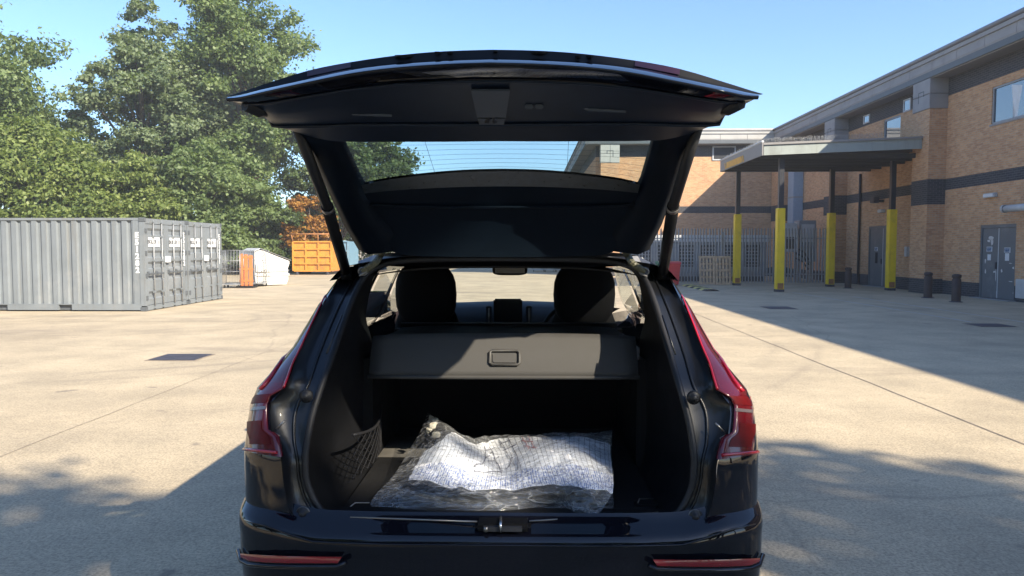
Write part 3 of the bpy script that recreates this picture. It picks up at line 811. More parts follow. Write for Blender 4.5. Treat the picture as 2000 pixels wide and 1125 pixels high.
pu = empty('plant_unit', (9.3, 38.5, 0), 'long grey plant unit with dark louvred openings behind the palisade fence', 'plant unit')
mb().box(5.2, 12.1, 37.9, 40.5, .25, 2.0).build('casing', 'unit_grey', pu, bevel=.02)
mb().box(5.1, 12.2, 37.8, 40.6, 2.0, 2.35).build('top_casing', 'pale_metal', pu, bevel=.02)
mb().box(5.3, 12.0, 38.0, 40.4, 0, .25).build('plinth', 'cast_iron', pu)
for k in range(6):
    x = 5.5 + k * 1.1
    l = mb().box(x, x + .75, 37.86, 37.895, .75, 1.85).build('louvre', 'louvre_dark', pu)
    for q in range(6): mb().box(x + .03, x + .72, 37.84, 37.859, .82 + q * .17, .87 + q * .17).build('slat', 'unit_grey', l)
ac = empty('air_conditioner', (13.3, 38, 0), 'white air conditioning unit on a steel frame beside the brick wall behind the fence', 'air conditioner')
mb().box(12.75, 13.6, 37.8, 38.5, 1.5, 2.95).build('casing', 'pale_metal', ac, bevel=.02)
mb().box(12.85, 13.5, 37.78, 37.799, 1.65, 2.25).build('fan_grille', 'louvre_dark', ac)
for x in (12.8, 13.5):
    for y in (37.85, 38.4): mb().box(x, x + .06, y, y + .06, 0, 1.5).build('leg', 'galvanised', ac)
ac2 = empty('condenser_unit', (14.3, 38.6, 0), 'tall pale condenser cabinet standing beside the air conditioner behind the fence', 'condenser')
mb().box(13.85, 14.7, 38.2, 39.0, 1.0, 3.1).build('casing', 'unit_grey', ac2, bevel=.02)
mb().box(13.95, 14.6, 38.18, 38.199, 2.0, 2.9).build('grille', 'pale_metal', ac2)
for x in (13.9, 14.55): mb().box(x, x + .08, 38.3, 38.9, 0, 1.0).build('leg', 'galvanised', ac2)
for k, zz in enumerate((1.2, 1.45, 1.7)):
    mb().tube([(13.6, 38.1, zz), (14.0, 38.05 - .05 * k, zz - .2), (14.3, 38.1, zz - .6)], .04, 6).build('pipe', 'black_rubber', ac2)

# bollards
def bollard(x, y, lab, h=0.88):
    e = empty('bollard', (x, y, 0), lab, 'bollard', 'brown bollards along the brick wall')
    mb().lathe([(.13, 0), (.13, h * .8), (.11, h * .82), (.11, h * .86), (.135, h * .88), (.13, h * .97), (.06, h), (0.001, h)], (x, y, 0), 'z', 16).build('shaft', 'bollard_brown', e)
    mb().lathe([(.2, 0), (.2, .012), (.12, .03)], (x, y, 0.002), 'z', 16).build('base_ring', 'cast_iron', e)
for px, py, lab in ((1867, 590, 'brown bollard beside the scuffed grey double door'), (1812, 582, 'brown bollard before the dark base of the brick pier'),
                    (1656, 563, 'brown bollard between the downpipe and the canopy rear post'), (1622, 559, 'brown bollard directly in front of the canopy rear post')):
    q = on_z(px, py, 0); bollard(q.x, q.y, lab)

# pallets leaning on the fence
def pallet(x, y, lab, tilt):
    e = empty('pallet', (x, y, 0), lab, 'pallet', 'pallets leaning on the palisade fence')
    M = Matrix.Translation((x, y, 0)) @ Matrix.Rotation(tilt, 4, 'X')
    W_, H_ = .72, 1.34
    for q in range(3):      # stringer bearers
        xx = -W_ / 2 + q * (W_ - .1) / 2
        mb().box(xx, xx + .1, .03, .11, 0, H_, M).build('bearer', 'pallet_wood', e)
    for q in range(5):
        z = q * (H_ - .1) / 4
        mb().box(-W_ / 2, W_ / 2, .112, .134, z, z + .1, M).build('deck_board', 'pallet_wood', e)
    for q, z in enumerate((0, .62, 1.24)):
        mb().box(-W_ / 2, W_ / 2, .005, .028, z, z + .1, M).build('bottom_board', 'pallet_wood', e)
    for q in range(2):
        xx = -W_ / 2 + .15 + q * .31
        mb().box(xx, xx + .09, .008, .027, .1, H_ - .1, M).build('cross_board', 'pallet_wood', e)
pallet(8.36, 34.60, 'wooden pallet leaning on the fence, the one farther from the yellow post', R(-7))
pallet(9.10, 34.55, 'wooden pallet leaning on the fence right beside the yellow post', R(-8))
# wheelie bins
def wheelie(x, y, mat, lab):
    e = empty('wheelie_bin', (x, y, 0), lab, 'bin')
    rows = []
    for z, a, b in ((.06, .21, .25), (.1, .22, .26), (.95, .28, .33), (.98, .30, .35), (1.0, .30, .35)):
        rows.append([Vector((x + sx * a, y + sy * b, z)) for sx, sy in ((-1, -1), (1, -1), (1, 1), (-1, 1))])
    b_ = mb().grid(rows, closed=True, smooth=False); b_.add(rows[0], [(3, 2, 1, 0)]); b_.build('body', mat, e)
    mb().prism([(y - .37, 1.0), (y + .36, 1.0), (y + .36, 1.06), (y + .1, 1.1), (y - .3, 1.06)], 'x', x - .31, x + .31).build('lid', mat, e)
    for s_ in (-1, 1): mb().lathe([(.001, -.03), (.1, -.03), (.1, .03), (.001, .03)], (x + s_ * .24, y + .27, .1), 'x', 14).build('wheel', 'tyre', e)
    mb().tube([(x - .25, y + .42, .96), (x + .25, y + .42, .96)], .02, 6).build('handle', mat, e)
wheelie(6.55, 33.6, 'bin_red', 'red wheelie bin standing before the palisade fence')
wheelie(6.27, 34.45, 'bin_green', 'green wheelie bin standing behind the red one at the fence')
# rubber speed ramp
e = empty('speed_ramp', (7.25, 31.2, 0), 'black rubber ramp with pale yellow blocks on the ground before the pallets', 'speed ramp')
for k in range(8):
    y = 29.2 + k * .55
    mb().prism([(6.95, 0.002), (7.55, 0.002), (7.42, .06), (7.08, .06)], 'y', y + .004, y + .546).build('ramp_block', 'ramp_yellow' if k % 2 else 'ramp_black', e)

# ================================================================== CONTAINERS
def container(y0, lab, serial, ridge):
    X1, Xl, W_, H_ = -10.15, -16.25, 2.46, 2.50
    e = empty('shipping_container', ((X1 + Xl) / 2, y0 + W_ / 2, 0), lab, 'container', 'grey shipping containers side by side')
    x0, x1, y1 = Xl, X1, y0 + W_
    # corrugated front side (faces -Y) and back side
    for yy, sgn in ((y0 + .03, 1), (y1 - .03, -1)):
        pts = []; x = x0 + .14
        while x < x1 - .42:
            pts += [(x, 0), (x + .075, 0), (x + .105, .05), (x + .185, .05), (x + .215, 0)]; x += .27
        pts.append((x1 - .30, 0))
        mb().grid([[Vector((a, yy + sgn * d, .17)) for a, d in pts], [Vector((a, yy + sgn * d, H_ - .07)) for a, d in pts]], smooth=False).build('corrugated_side', 'container_grey', e)
        a_, b_ = (yy - .012, yy + .03) if sgn > 0 else (yy - .03, yy + .012)
        mb().box(x1 - .31, x1 - .10, a_, b_, .17, H_ - .07).build('end_panel', 'container_grey', e)
    mb().box(x0 + .05, x1 - .1, y0 + .06, y1 - .06, H_ - .06, H_ - .03).build('roof', 'container_grey', e)
    mb().box(x0 + .05, x1 - .1, y0 + .08, y1 - .08, .14, .17).build('floor', 'container_grey_dark', e)
    mb().box(x0 + .1, x1 - .15, y0 + .10, y1 - .10, .03, .139).build('dark_pocket_fill', 'container_grey_dark', e)  # solid dark box added to hide sunlit ground behind the fork pockets
    mb().box(x0 + .02, x0 + .06, y0 + .03, y1 - .03, .17, H_ - .06).build('end_wall', 'container_grey', e)
    for yy in (y0, y1 - .09):
        mb().box(x0 + .12, x1 - .12, yy + .01, yy + .08, H_ - .075, H_ - .012).build('top_rail', 'container_grey', e)
        # bottom rail with fork pockets
        r = mb()
        for a, b in ((x0 + .12, x0 + 2.0), (x0 + 2.36, x0 + 3.74), (x0 + 4.10, x1 - .12)): r.box(a, b, yy + .006, yy + .08, .035, .175)
        r.box(x0 + .12, x1 - .12, yy + .012, yy + .075, .176, .20)
        r.build('bottom_rail', 'container_grey', e)
        for xx in (x0, x1 - .14):
            mb().box(xx, xx + .14, yy, yy + .09, .14, H_ - .12).build('corner_post', 'container_grey', e, bevel=.006)
            for z in (0, H_ - .12): mb().box(xx - .006, xx + .146, yy - .006, yy + .11, z + .001, z + .119).build('corner_casting', 'container_grey_dark', e, bevel=.01)
    # door end: header, sill, two leaves with pressed ribs
    mb().box(x1 - .08, x1 - .005, y0 + .10, y1 - .10, H_ - .16, H_ - .02).build('door_header', 'container_grey', e)
    mb().box(x1 - .08, x1 - .005, y0 + .10, y1 - .10, .02, .15).build('door_sill', 'container_grey', e)
    ym = (y0 + y1) / 2
    for side, (a, b) in enumerate(((y0 + .10, ym - .008), (ym + .008, y1 - .10))):
        prof = [(.16, 0)]
        for z in sorted(ridge): prof += [(z - .10, 0), (z - .065, -.045), (z + .035, -.045), (z + .10, 0)]
        prof.append((H_ - .17, 0))
        leaf = mb()
        leaf.grid([[Vector((x1 - .02 + d, yy, z)) for z, d in prof] for yy in (a + .10, b - .10)], smooth=False)
        for q0, q1 in ((a, a + .10), (b - .10, b)): leaf.box(x1 - .05, x1 - .012, q0, q1, .16, H_ - .17)
        d = leaf.build('door_leaf', 'container_grey', e)
        for q in (a + .36, b - .30):
            rod = mb().tube([(x1 + .02, q, .06), (x1 + .02, q, H_ - .06)], .018, 8).build('lock_rod', 'galvanised', d)
            for z in (.08, .5, 1.35, H_ - .5, H_ - .1): mb().box(x1 - .012, x1 + .045, q - .04, q + .04, z - .025, z + .025).build('rod_bracket', 'container_grey', rod)
            hz = 1.0 if side == 0 else 1.02
            mb().add([(x1 + .025, q - .03, hz), (x1 + .045, q - .03, hz), (x1 + .045, q - .42 if side else q + .0, hz)], []).add([], [])
            mb().box(x1 + .022, x1 + .04, q - .30, q + .03, hz - .02, hz + .02).build('handle', 'container_grey_dark', rod)
            mb().box(x1 - .011, x1 + .018, q - .34, q - .26, hz - .05, hz + .06).build('handle_keeper', 'container_grey_dark', rod)
        hy = a - .02 if side == 0 else b + .02
        for z in (.35, .95, 1.55, 2.15): mb().box(x1 - .03, x1 + .012, hy - .05, hy + .05, z - .06, z + .06).build('hinge', 'container_grey_dark', d)
        lw = .62; lc = a + .12 + lw / 2 + (.05 if side else 0)
        pl = mb().box(x1 - .010, x1 - .004, lc - lw / 2, lc + lw / 2, 1.72, 1.98).build('label_panel', 'sign_white', d)
        text_obj('label_text', 'SKILLER', .135, 'black_print', basis((x1 - .002, lc - .1, 1.85), (0, 1, 0), (0, 0, 1)), pl, .0008, bold=.004)
        mb().box(x1 - .0035, x1 - .001, lc + .17, lc + .29, 1.80, 1.90).build('label_mark', 'grey_print', pl)
    lb = mb().box(x1 - .01, x1 + .07, ym - .11, ym + .08, 1.28, 1.46).build('lock_box', 'sign_white', e, bevel=.012)
    for k, ch in enumerate(serial):
        text_obj('serial_letter', ch, .20, 'sign_white', basis((x1 + .0, y1 - .19, 2.06 - k * .165), (0, 1, 0), (0, 0, 1)), e, .002, bold=.008)
        text_obj('serial_letter', ch, .21, 'sign_white', basis((x1 - .205, y0 + .014, 2.02 - k * .185), (1, 0, 0), (0, 0, 1)), e, .002, bold=.009)
    return e
container(19.5, 'grey shipping container with its corrugated long side showing, numbered E51282', 'E51282', (2.12, 1.52, 1.22, .92, .42))
container(22.02, 'grey shipping container standing behind the one numbered E51282', 'E51281', (1.62, 1.22, .86))

# ================================================================== FAR LEFT: white bin, cages, orange and blue skips
bp = on_z(498, 559, 0)
e = empty('waste_bin', (bp.x, bp.y, 0), 'white steel waste bin with a sloping lid beside wire cages', 'waste bin')
M = Matrix.Translation((bp.x, bp.y, 0)) @ Matrix.Rotation(R(38), 4, 'Z')
prof = [(.05, .04), (1.42, .04), (1.52, .28), (1.50, .78), (1.58, .98), (1.58, 1.10), (.30, 1.62), (0, 1.5), (0, .5)]
mb().prism(prof, 'y', 0, 1.75, M).build('body', 'bin_white', e, bevel=.012)
mb().prism([(.26, 1.66), (1.64, 1.12), (1.64, 1.15), (.27, 1.69)], 'y', -.05, 1.8, M).build('lid', 'bin_lid', e)
mb().prism([(-.02, 1.53), (.25, 1.66), (.25, 1.69), (-.03, 1.56)], 'y', -.05, 1.8, M).build('lid_flap', 'pale_metal', e)
mb().box(.06, 1.55, -.05, -.001, .45, .54, M).build('side_rib', 'bin_white', e)
mb().box(.04, .46, -.09, -.001, .62, 1.0, M).build('fork_pocket', 'bin_white', e, bevel=.02)
mb().box(.38, 1.5, -.06, -.001, .62, .74, M).build('side_step', 'bin_white', e, bevel=.02)

def cage(x, y, rz, lab, w=.72, d=.82, h=1.6, mat='galvanised_wire', nw=7):
    e = empty('roll_cage', (x, y, 0), lab, 'roll cage')
    M = Matrix.Translation((x, y, 0)) @ Matrix.Rotation(rz, 4, 'Z')
    def T(a, b, r=.009, nm='bar'):
        mb().tube([M @ Vector(a), M @ Vector(b)], r, 5).build(nm, mat, e)
    for sy in (0, d):
        for k in range(nw):
            xx = k * w / (nw - 1); T((xx, sy, .18), (xx, sy, h), .014 if k in (0, nw - 1) else .007)
        for z in (.2, .7, 1.15, h): T((0, sy, z), (w, sy, z), .009)
    for sx in (0, w):
        for k in range(1, nw - 1): T((sx, k * d / (nw - 1), .18), (sx, k * d / (nw - 1), h), .007)
        for z in (.2, .9, h): T((sx, 0, z), (sx, d, z), .009)
    mb().box(0, w, 0, d, .13, .16, M).build('base_tray', 'galvanised', e)
    for xx in (.08, w - .08):
        for yy in (.08, d - .08): mb().lathe([(.001, -.02), (.06, -.02), (.06, .02), (.001, .02)], tuple(M @ Vector((xx, yy, .065))), 'x', 10).build('castor', 'tyre', e)
q = on_z(450, 563, 0)
cage(q.x - .35, q.y, R(10), 'wire roll cage next to the grey container')
cage(q.x + .1, q.y + 1.2, R(-15), 'wire roll cage standing behind another, beside the white bin')
q = on_z(485, 562, 0)
e = empty('safety_barrier', (q.x, q.y, 0), 'orange plastic barrier propped upright between the wire cages and white bin', 'barrier')
for k in range(3):
    mb().box(q.x - .36 + k * .2, q.x - .20 + k * .2, q.y - .02, q.y + .02, .08, 1.45 - .03 * k).build('slat', 'barrier_orange', e, bevel=.01)
for z in (.25, .75, 1.25): mb().box(q.x - .38, q.x + .22, q.y - .024, q.y + .03, z, z + .09).build('crossbar', 'barrier_orange', e, bevel=.008)
mb().box(q.x - .45, q.x + .3, q.y - .25, q.y + .25, 0, .08).build('foot', 'black_rubber', e, bevel=.01)

sk = empty('open_skip', (-13.6, 49, 0), 'rusty orange high-sided skip with ribbed end panel and netted top', 'skip')
sx0, sx1, sy = -14.85, -12.42, 46.8
def rib_panel(x0, x1, z0, z1, y, nx, nz, e, mat, rm):
    mb().box(x0, x1, y + .06, y + .10, z0, z1).build('end_panel', mat, e)
    for k in range(nx + 1):
        x = x0 + (x1 - x0) * k / nx; mb().box(x - .05, x + .05, y - .02, y + .058, z0, z1).build('upright_rib', rm, e)
    for k in range(nz + 1):
        z = z0 + (z1 - z0) * k / nz; mb().box(x0 + .052, x1 - .052, y - .03, y + .056, z - .045, z + .045).build('cross_rib', rm, e)
rib_panel(sx0, sx1, .25, 2.10, sy, 3, 4, sk, 'skip_orange', 'skip_orange')
for xs in (sx0, sx1 - .05): mb().box(xs, xs + .05, sy + .10, sy + 2.9, .25, 2.1).build('side_panel', 'skip_orange', sk)
mb().box(sx0, sx1, sy + 2.9, sy + 2.96, .25, 2.1).build('end_panel', 'skip_orange', sk)
mb().box(sx0, sx1, sy + .1, sy + 2.9, .2, .25).build('floor', 'skip_rust', sk)
mb().tube([(sx0 - .12, sy, 2.58), (sx1 + .05, sy, 2.58)], .05, 6).build('top_bar', 'skip_rust', sk)
for x, xx in ((sx0, sx0 - .1), (sx0 + .8, sx0 + .8), (sx0 + 1.6, sx0 + 1.6), (sx1, sx1 + .02)): mb().tube([(x, sy + .02, 2.1), (xx, sy, 2.58)], .035, 6).build('net_post', 'skip_rust', sk)
for x in (sx0 + .2, sx1 - .3): mb().box(x, x + .12, sy, sy + 2.8, 0, .2).build('runner', 'cast_iron', sk)
bk = empty('blue_skip', (-12.65, 51, 0), 'pale blue ribbed skip half hidden behind the orange one', 'skip')
rib_panel(-13.2, -12.1, .2, 2.15, 49.9, 3, 3, bk, 'skip_blue', 'skip_blue')
mb().box(-13.2, -13.14, 50.0, 53, .2, 2.15).build('side_panel', 'skip_blue', bk); mb().box(-12.16, -12.1, 50.0, 53, .2, 2.15).build('side_panel', 'skip_blue', bk)
for x in (-13.0, -12.4): mb().box(x, x + .14, 50.0, 53, 0, .2).build('runner', 'cast_iron', bk)
# racks far beyond, in the building's shade, seen through the windscreen
for k, px in enumerate((1040, 1062, 1083)):
    q = on_z(px, 531, 0)
    cage(q.x, q.y, R(5 * k), ('empty rack far beyond the car, nearest the rear-view mirror', 'empty rack far beyond the car, between two like racks', 'empty rack far beyond the car, beside the driver headrest')[k], w=1.0, d=.9, h=1.9, nw=4)

# ================================================================== TREES
def leaves_mesh(name, centers, radii, n, size, mat, seed, parent, flat=0.75):
    rg = np.random.default_rng(seed)
    w = radii ** 2; w = w / w.sum()
    idx = rg.choice(len(centers), n, p=w)
    # each clump is a handful of ragged sprays: leaves scatter round spray centres
    K = 14
    sd_ = rg.normal(size=(len(centers), K, 3)); sd_ /= np.linalg.norm(sd_, axis=2)[:, :, None]
    sd_ *= (0.35 + 0.95 * rg.random((len(centers), K)))[:, :, None]
    sd_[:, :, 2] *= flat
    k_ = rg.integers(0, K, n)
    ssz = 0.16 + 0.22 * rg.random((len(centers), K))
    jit = rg.normal(size=(n, 3)) * np.array([1.15, 1.15, .6])
    off = sd_[idx, k_] + jit * ssz[idx, k_][:, None]
    pos = centers[idx] + off * radii[idx][:, None]
    pos[:, 2] = np.maximum(pos[:, 2], .05)
    d = off / (np.linalg.norm(off, axis=1)[:, None] + 1e-6)
    nor = d * 0.45 + rg.normal(size=(n, 3)) * 0.6 + np.array([0, 0, .55]); nor /= np.linalg.norm(nor, axis=1)[:, None]
    t = np.cross(nor, rg.normal(size=(n, 3))); t /= np.linalg.norm(t, axis=1)[:, None]
    b = np.cross(nor, t)
    s = size * (0.55 + 0.9 * rg.random(n))
    asp = 0.5 + .25 * rg.random(n)
    V = np.empty((n, 4, 3))
    V[:, 0] = pos - t * s[:, None]; V[:, 2] = pos + t * s[:, None]
    fold = nor * (s * .22)[:, None]
    V[:, 1] = pos + b * (s * asp)[:, None] + fold; V[:, 3] = pos - b * (s * asp)[:, None] + fold
    me = bpy.data.meshes.new(name)
    org = np.array(parent.location) if parent else np.zeros(3)
    me.vertices.add(n * 4); me.vertices.foreach_set('co', (V.reshape(-1, 3) - org).astype(np.float32).ravel())
    me.loops.add(n * 4); me.loops.foreach_set('vertex_index', np.arange(n * 4, dtype=np.int32))
    me.polygons.add(n); me.polygons.foreach_set('loop_start', np.arange(0, n * 4, 4, dtype=np.int32)); 
    me.update(calc_edges=True)
    a = me.attributes.new('leafvar', 'FLOAT', 'FACE')
    cv = rg.random((len(centers), K))
    a.data.foreach_set('value', np.clip(.6 * rg.random(n) + .4 * cv[idx, k_], 0, 1).astype(np.float32))
    me.materials.append(MATS[mat])
    o = bpy.data.objects.new(name, me); COL.objects.link(o); o.parent = parent
    return o

def tree(loc, h, rx, ry, base, mat, lab, n, size, seed, nclump=60, name='broadleaf_tree', cat='tree', group='trees along the yard edge', shape=1.0, lean=0.0, crad=(.16, .30), crown_fill=.55):
    rg = np.random.default_rng(seed)
    e = empty(name, loc, lab, cat, group)
    L = np.array(loc)
    cz = (h + base) / 2; hz = (h - base) / 2
    cs = []; rs = []
    tries = 0
    while len(cs) < nclump and tries < 6000:
        tries += 1
        u = rg.normal(size=3); u /= np.linalg.norm(u); r = crown_fill + (1 - crown_fill) * rg.random()
        p = u * r
        tz = (p[2] + 1) / 2
        wid = (1.0 if shape <= 0 else (1 - shape * .45 * max(0, tz - .35) / .65))
        q = np.array([p[0] * rx * wid + lean * (tz - .5), p[1] * ry * wid, cz + p[2] * hz * .92])
        rad = rg.uniform(*crad) * min(rx, hz * 1.1) * (1.1 - .35 * tz)
        if q[2] - rad * .6 < 0.1 and base < .5: q[2] = rad * .6 + .1
        cs.append(L + q); rs.append(rad)
    cs = np.array(cs); rs = np.array(rs)
    # trunk with limbs reaching into the clumps
    rnd_ = random.Random(seed)
    tr_ = mb(); top = Vector(loc) + Vector((lean * .3, 0, base + (h - base) * .72))
    pts = [Vector(loc).lerp(top, k / 7) + Vector((rnd_.uniform(-.15, .15), rnd_.uniform(-.15, .15), 0)) * (k > 0) for k in range(8)]
    r0 = .018 * h + .05
    tr_.tube(pts, [r0 * (1.25 if k == 0 else 1 - .11 * k) for k in range(8)], 8)
    order = np.argsort(-rs)[:min(len(rs), 26)]
    for i in order:
        c = Vector(cs[i]); k = max(1, min(6, int(7 * (c.z - loc[2] - .25 * (h - base)) / max(.1, top.z - loc[2]))))
        a = pts[k]; midp = a.lerp(c, .5) + Vector((0, 0, .25 * (c - a).length * .3))
        tr_.tube([a, midp, c], [r0 * .34, r0 * .2, r0 * .07], 5, cap=False)
    tr_.build('trunk', 'bark', e)
    leaves_mesh('crown', cs, rs, n, size, mat, seed + 7, e)
    return e
def pxX(px, Y): return on_y(px, 485, Y).x
SEED = 11
tree((pxX(-60, 48), 48, 0), 20.5, 6.3, 5.5, 5.0, 'leaf_green', 'tall dense green tree rising behind the corrugated container side', 60900, 0.132, 1, 75)
tree((pxX(285, 52), 52, 0), 19.6, 5.0, 5.0, 4.0, 'leaf_pale', 'tall pale green tree with wispy loose top behind the containers', 52200, 0.123, 2, 75, crad=(.12, .25), shape=1.35)
tree((pxX(480, 55), 55, 0), 23.5, 5.5, 5.0, 4.0, 'leaf_green', 'tallest broad green tree whose crown the raised tailgate overlaps', 81200, 0.128, 3, 95, shape=.55)
tree((pxX(400, 56), 57, 0), 19.0, 6.5, 5.0, 3.0, 'leaf_pale', 'pale tree filling the gap between the two tall trees', 37700, 0.141, 31, 60)
tree((pxX(60, 43), 43.5, 0), 9.6, 5.2, 3.6, 0.2, 'leaf_yellow', 'bushy yellow-green tree close behind the corrugated container side', 58000, 0.119, 4, 65, crad=(.16, .28))
tree((pxX(215, 44), 45.5, 0), 8.3, 4.3, 3.2, 0.2, 'leaf_yellow', 'low yellowish tree behind the corner of the containers', 43500, 0.114, 5, 55, crad=(.16, .28))
tree((pxX(370, 45), 47, 0), 8.8, 4.2, 3.2, 0.2, 'leaf_green', 'low green tree behind the container doors', 40600, 0.114, 6, 55, crad=(.16, .28))
tree((pxX(458, 49.5), 49.5, 0), 9.5, 3.0, 2.4, 0.1, 'leaf_green', 'dense green tree right behind the white bin', 49300, 0.114, 7, 60, crad=(.16, .28))
tree((pxX(640, 53), 56, 0), 14.5, 3.6, 4.0, 1.0, 'leaf_deep', 'dark tree behind the orange skip, its top seen at the tailgate strut', 34800, 0.123, 8, 55)
tree((pxX(715, 55), 60, 0), 11.6, 4.2, 4.0, 1.0, 'leaf_deep', 'dark rounded tree seen through the tailgate glass', 43500, 0.132, 9, 60, shape=.9)
tree((pxX(602, 52.0), 52.0, 0), 6.4, 1.8, 1.0, 0.4, 'leaf_autumn', 'orange autumn-leaved shrub standing behind the orange skip', 17400, 0.097, 10, 36, name='autumn_shrub', cat='shrub', crad=(.2, .34))
tree((pxX(555, 50), 51.5, 0), 4.4, 2.0, 1.2, 0.1, 'leaf_deep', 'low dark shrub between the white bin and the orange skip', 14500, 0.097, 12, 30, name='shrub', cat='shrub', crad=(.22, .36))
tree((pxX(440, 50), 52, 0), 4.6, 3.0, 1.2, 0.1, 'leaf_deep', 'low dark shrub behind the wire cages', 14500, 0.106, 13, 30, name='shrub', cat='shrub', crad=(.22, .36))
tree((pxX(120, 50), 54, 0), 9.5, 7, 4, 0.3, 'leaf_green', 'broad green tree in the gap between the tallest trees', 43500, 0.141, 14, 60)
# trees behind the viewpoint: they shade the rear of the car and show in its paint
shade_tree = tree((13.4, -11.2, 0), 15.5, 5.4, 5.2, 4.0, 'leaf_green', 'broad tree that throws dappled shade over the car boot', 15000, .17, 20, 60, group='trees behind the car')
shade_tree.rotation_euler = (0, 0, R(255))
tree((-9.0, -17.0, 0), 14.0, 5.0, 5.0, 2.0, 'leaf_green', 'tree mirrored darkly in the bumper corner', 15000, .18, 21, 55, group='trees behind the car')
tree((9.5, -19.5, 0), 14.5, 5.6, 5.2, 2.5, 'leaf_green', 'round-topped unseen tree added next to the one shading the boot', 16000, .18, 22, 60, group='trees behind the car')  # this and the next two: added out of view to shade ground behind
tree((4.0, -23.5, 0), 16.0, 5.6, 5.4, 2.5, 'leaf_green', 'taller unseen tree added behind its two neighbours to shade the ground', 16000, .18, 23, 60, group='trees behind the car')
tree((16.5, -21.0, 0), 15.0, 5.6, 5.4, 2.5, 'leaf_green', 'unseen tree added past the blank end wall of the brick warehouse', 16000, .18, 24, 60, group='trees behind the car')
tree((8.7, -7.5, 0), 12.9, 1.5, 1.6, 10.4, 'leaf_green', 'slim high-crowned unseen tree added to dapple the ground left of the car', 900, .15, 25, 22, group='trees behind the car', crad=(.3, .5))  # added tree, its small high crown shaped to cast the left dapples
tree((-3.5, -24, 0), 17, 5.8, 5.4, 0.8, 'leaf_deep', 'leafy unseen tree added straight behind the car to block low sky', 15000, .21, 30, 55, group='trees behind the car')  # row of four unseen trees, added to block low sky light
tree((-14, -22, 0), 15, 5.8, 5.4, 0.8, 'leaf_deep', 'dense unseen tree added behind the car on the container side', 15000, .21, 31, 55, group='trees behind the car')
tree((-22, -15, 0), 16, 5.8, 5.4, 0.8, 'leaf_deep', 'large unseen tree added far back past the containers', 15000, .21, 32, 55, group='trees behind the car')
tree((-27, -6, 0), 15, 5.8, 5.4, 0.8, 'leaf_deep', 'spreading unseen tree added level with the car, past the containers', 15000, .21, 33, 55, group='trees behind the car')
tree((15.1, -6.7, 0), 12.9, 1.7, 1.4, 10.6, 'leaf_green', 'slim high-crowned unseen tree added near the warehouse end wall to dapple the ground', 1000, .15, 26, 22, group='trees behind the car', crad=(.3, .5))  # added out of view, crown placed to dapple the ground on the right
tree((-2, 128, 0), 9, 7.5, 5.0, 0.3, 'leaf_green', 'far low tree beyond the open end of the yard', 9000, 0.3, 50, 45, group='trees beyond the yard')
tree((-20, 122, 0), 8.5, 7.5, 5.0, 0.3, 'leaf_deep', 'broad far tree beyond the end of the yard', 9000, 0.3, 51, 45, group='trees beyond the yard')
tree((-34, 112, 0), 9, 7.5, 5.0, 0.3, 'leaf_green', 'round far tree beyond the skips', 9000, 0.3, 52, 45, group='trees beyond the yard')
tree((0, 140, 0), 8, 7.5, 5.0, 0.3, 'leaf_deep', 'far tree beside the receding brick wing', 9000, 0.3, 53, 45, group='trees beyond the yard')
tree((-11, 134, 0), 8.5, 7.5, 5.0, 0.3, 'leaf_green', 'spreading far tree at the end of the yard', 9000, 0.3, 54, 45, group='trees beyond the yard')
tree((-48, 46, 0), 14, 6.5, 5.0, 0.3, 'leaf_deep', 'tree past the outer end of the containers', 9000, 0.24, 55, 45, group='trees beyond the yard')
tree((-58, 34, 0), 13, 6.5, 5.0, 0.3, 'leaf_green', 'leafy tree well past the outer end of the containers', 9000, 0.24, 56, 45, group='trees beyond the yard')
tree((-60, 18, 0), 14, 6.5, 5.0, 0.3, 'leaf_deep', 'tall tree standing left of the containers', 9000, 0.24, 57, 45, group='trees beyond the yard')

# thin haze volume added to lighten and soften the far trees
ho = mb().box(-110, 110, -60, 150, -1.0, 26).build('haze', 'concrete_yard', kind='stuff')
hm = bpy.data.materials.new('haze_air'); hm.use_nodes = True
hm.node_tree.nodes.remove(hm.node_tree.nodes['Principled BSDF'])
pv = hm.node_tree.nodes.new('ShaderNodeVolumePrincipled'); pv.inputs['Density'].default_value = 0.0010; pv.inputs['Color'].default_value = (.88, .93, 1, 1)
hm.node_tree.links.new(pv.outputs[0], hm.node_tree.nodes['Material Output'].inputs['Volume'])
ho.data.materials.clear(); ho.data.materials.append(hm)
# ================================================================== CAR
CARX = -0.10
car = empty('estate_car', (CARX, 4.7, 0), 'dark navy five-door car with its tailgate raised and boot open', 'car')
def lerp_tab(tab, v):
    return float(np.interp(v, [a for a, _ in tab], [b for _, b in tab]))
TAB_W = [(.25, .90), (.5, .93), (.7, .945), (.95, .948), (1.08, .945), (1.15, .93), (1.20, .893), (1.284, .832), (1.45, .768), (1.564, .712), (1.62, .66), (1.66, .56), (1.70, .45)]
TAB_Y = [(.25, 2.56), (.45, 2.42), (.70, 2.42), (.74, 2.47), (.95, 2.475), (1.16, 2.55), (1.30, 2.68), (1.45, 2.84), (1.56, 2.97), (1.64, 3.06), (1.70, 3.13)]
def cw(z): return lerp_tab(TAB_W, z)
def cyr(z): return lerp_tab(TAB_Y, z)
CORNER = .36
def ysurf(x, z):
    q = min(.9995, abs(x) / cw(z))
    return cyr(z) + CORNER * (1 - (1 - q ** 4) ** .25)
def S(px, py, off=0.0):
    """point of the rear body surface (car x, y, z); off pushes it forward into the car"""
    d = ray(px, py); y = 2.6
    for _ in range(60):
        p = _cam + d * (y / d.y)
        x = p.x - CARX
        yn = ysurf(x, p.z) + off
        y = .5 * y + .5 * yn
    p = _cam + d * (y / d.y)
    x = max(-cw(p.z) * .9995, min(cw(p.z) * .9995, p.x - CARX))
    return Vector((x, y, p.z))
def C(v): return Vector((v[0] + CARX, v[1], v[2]))
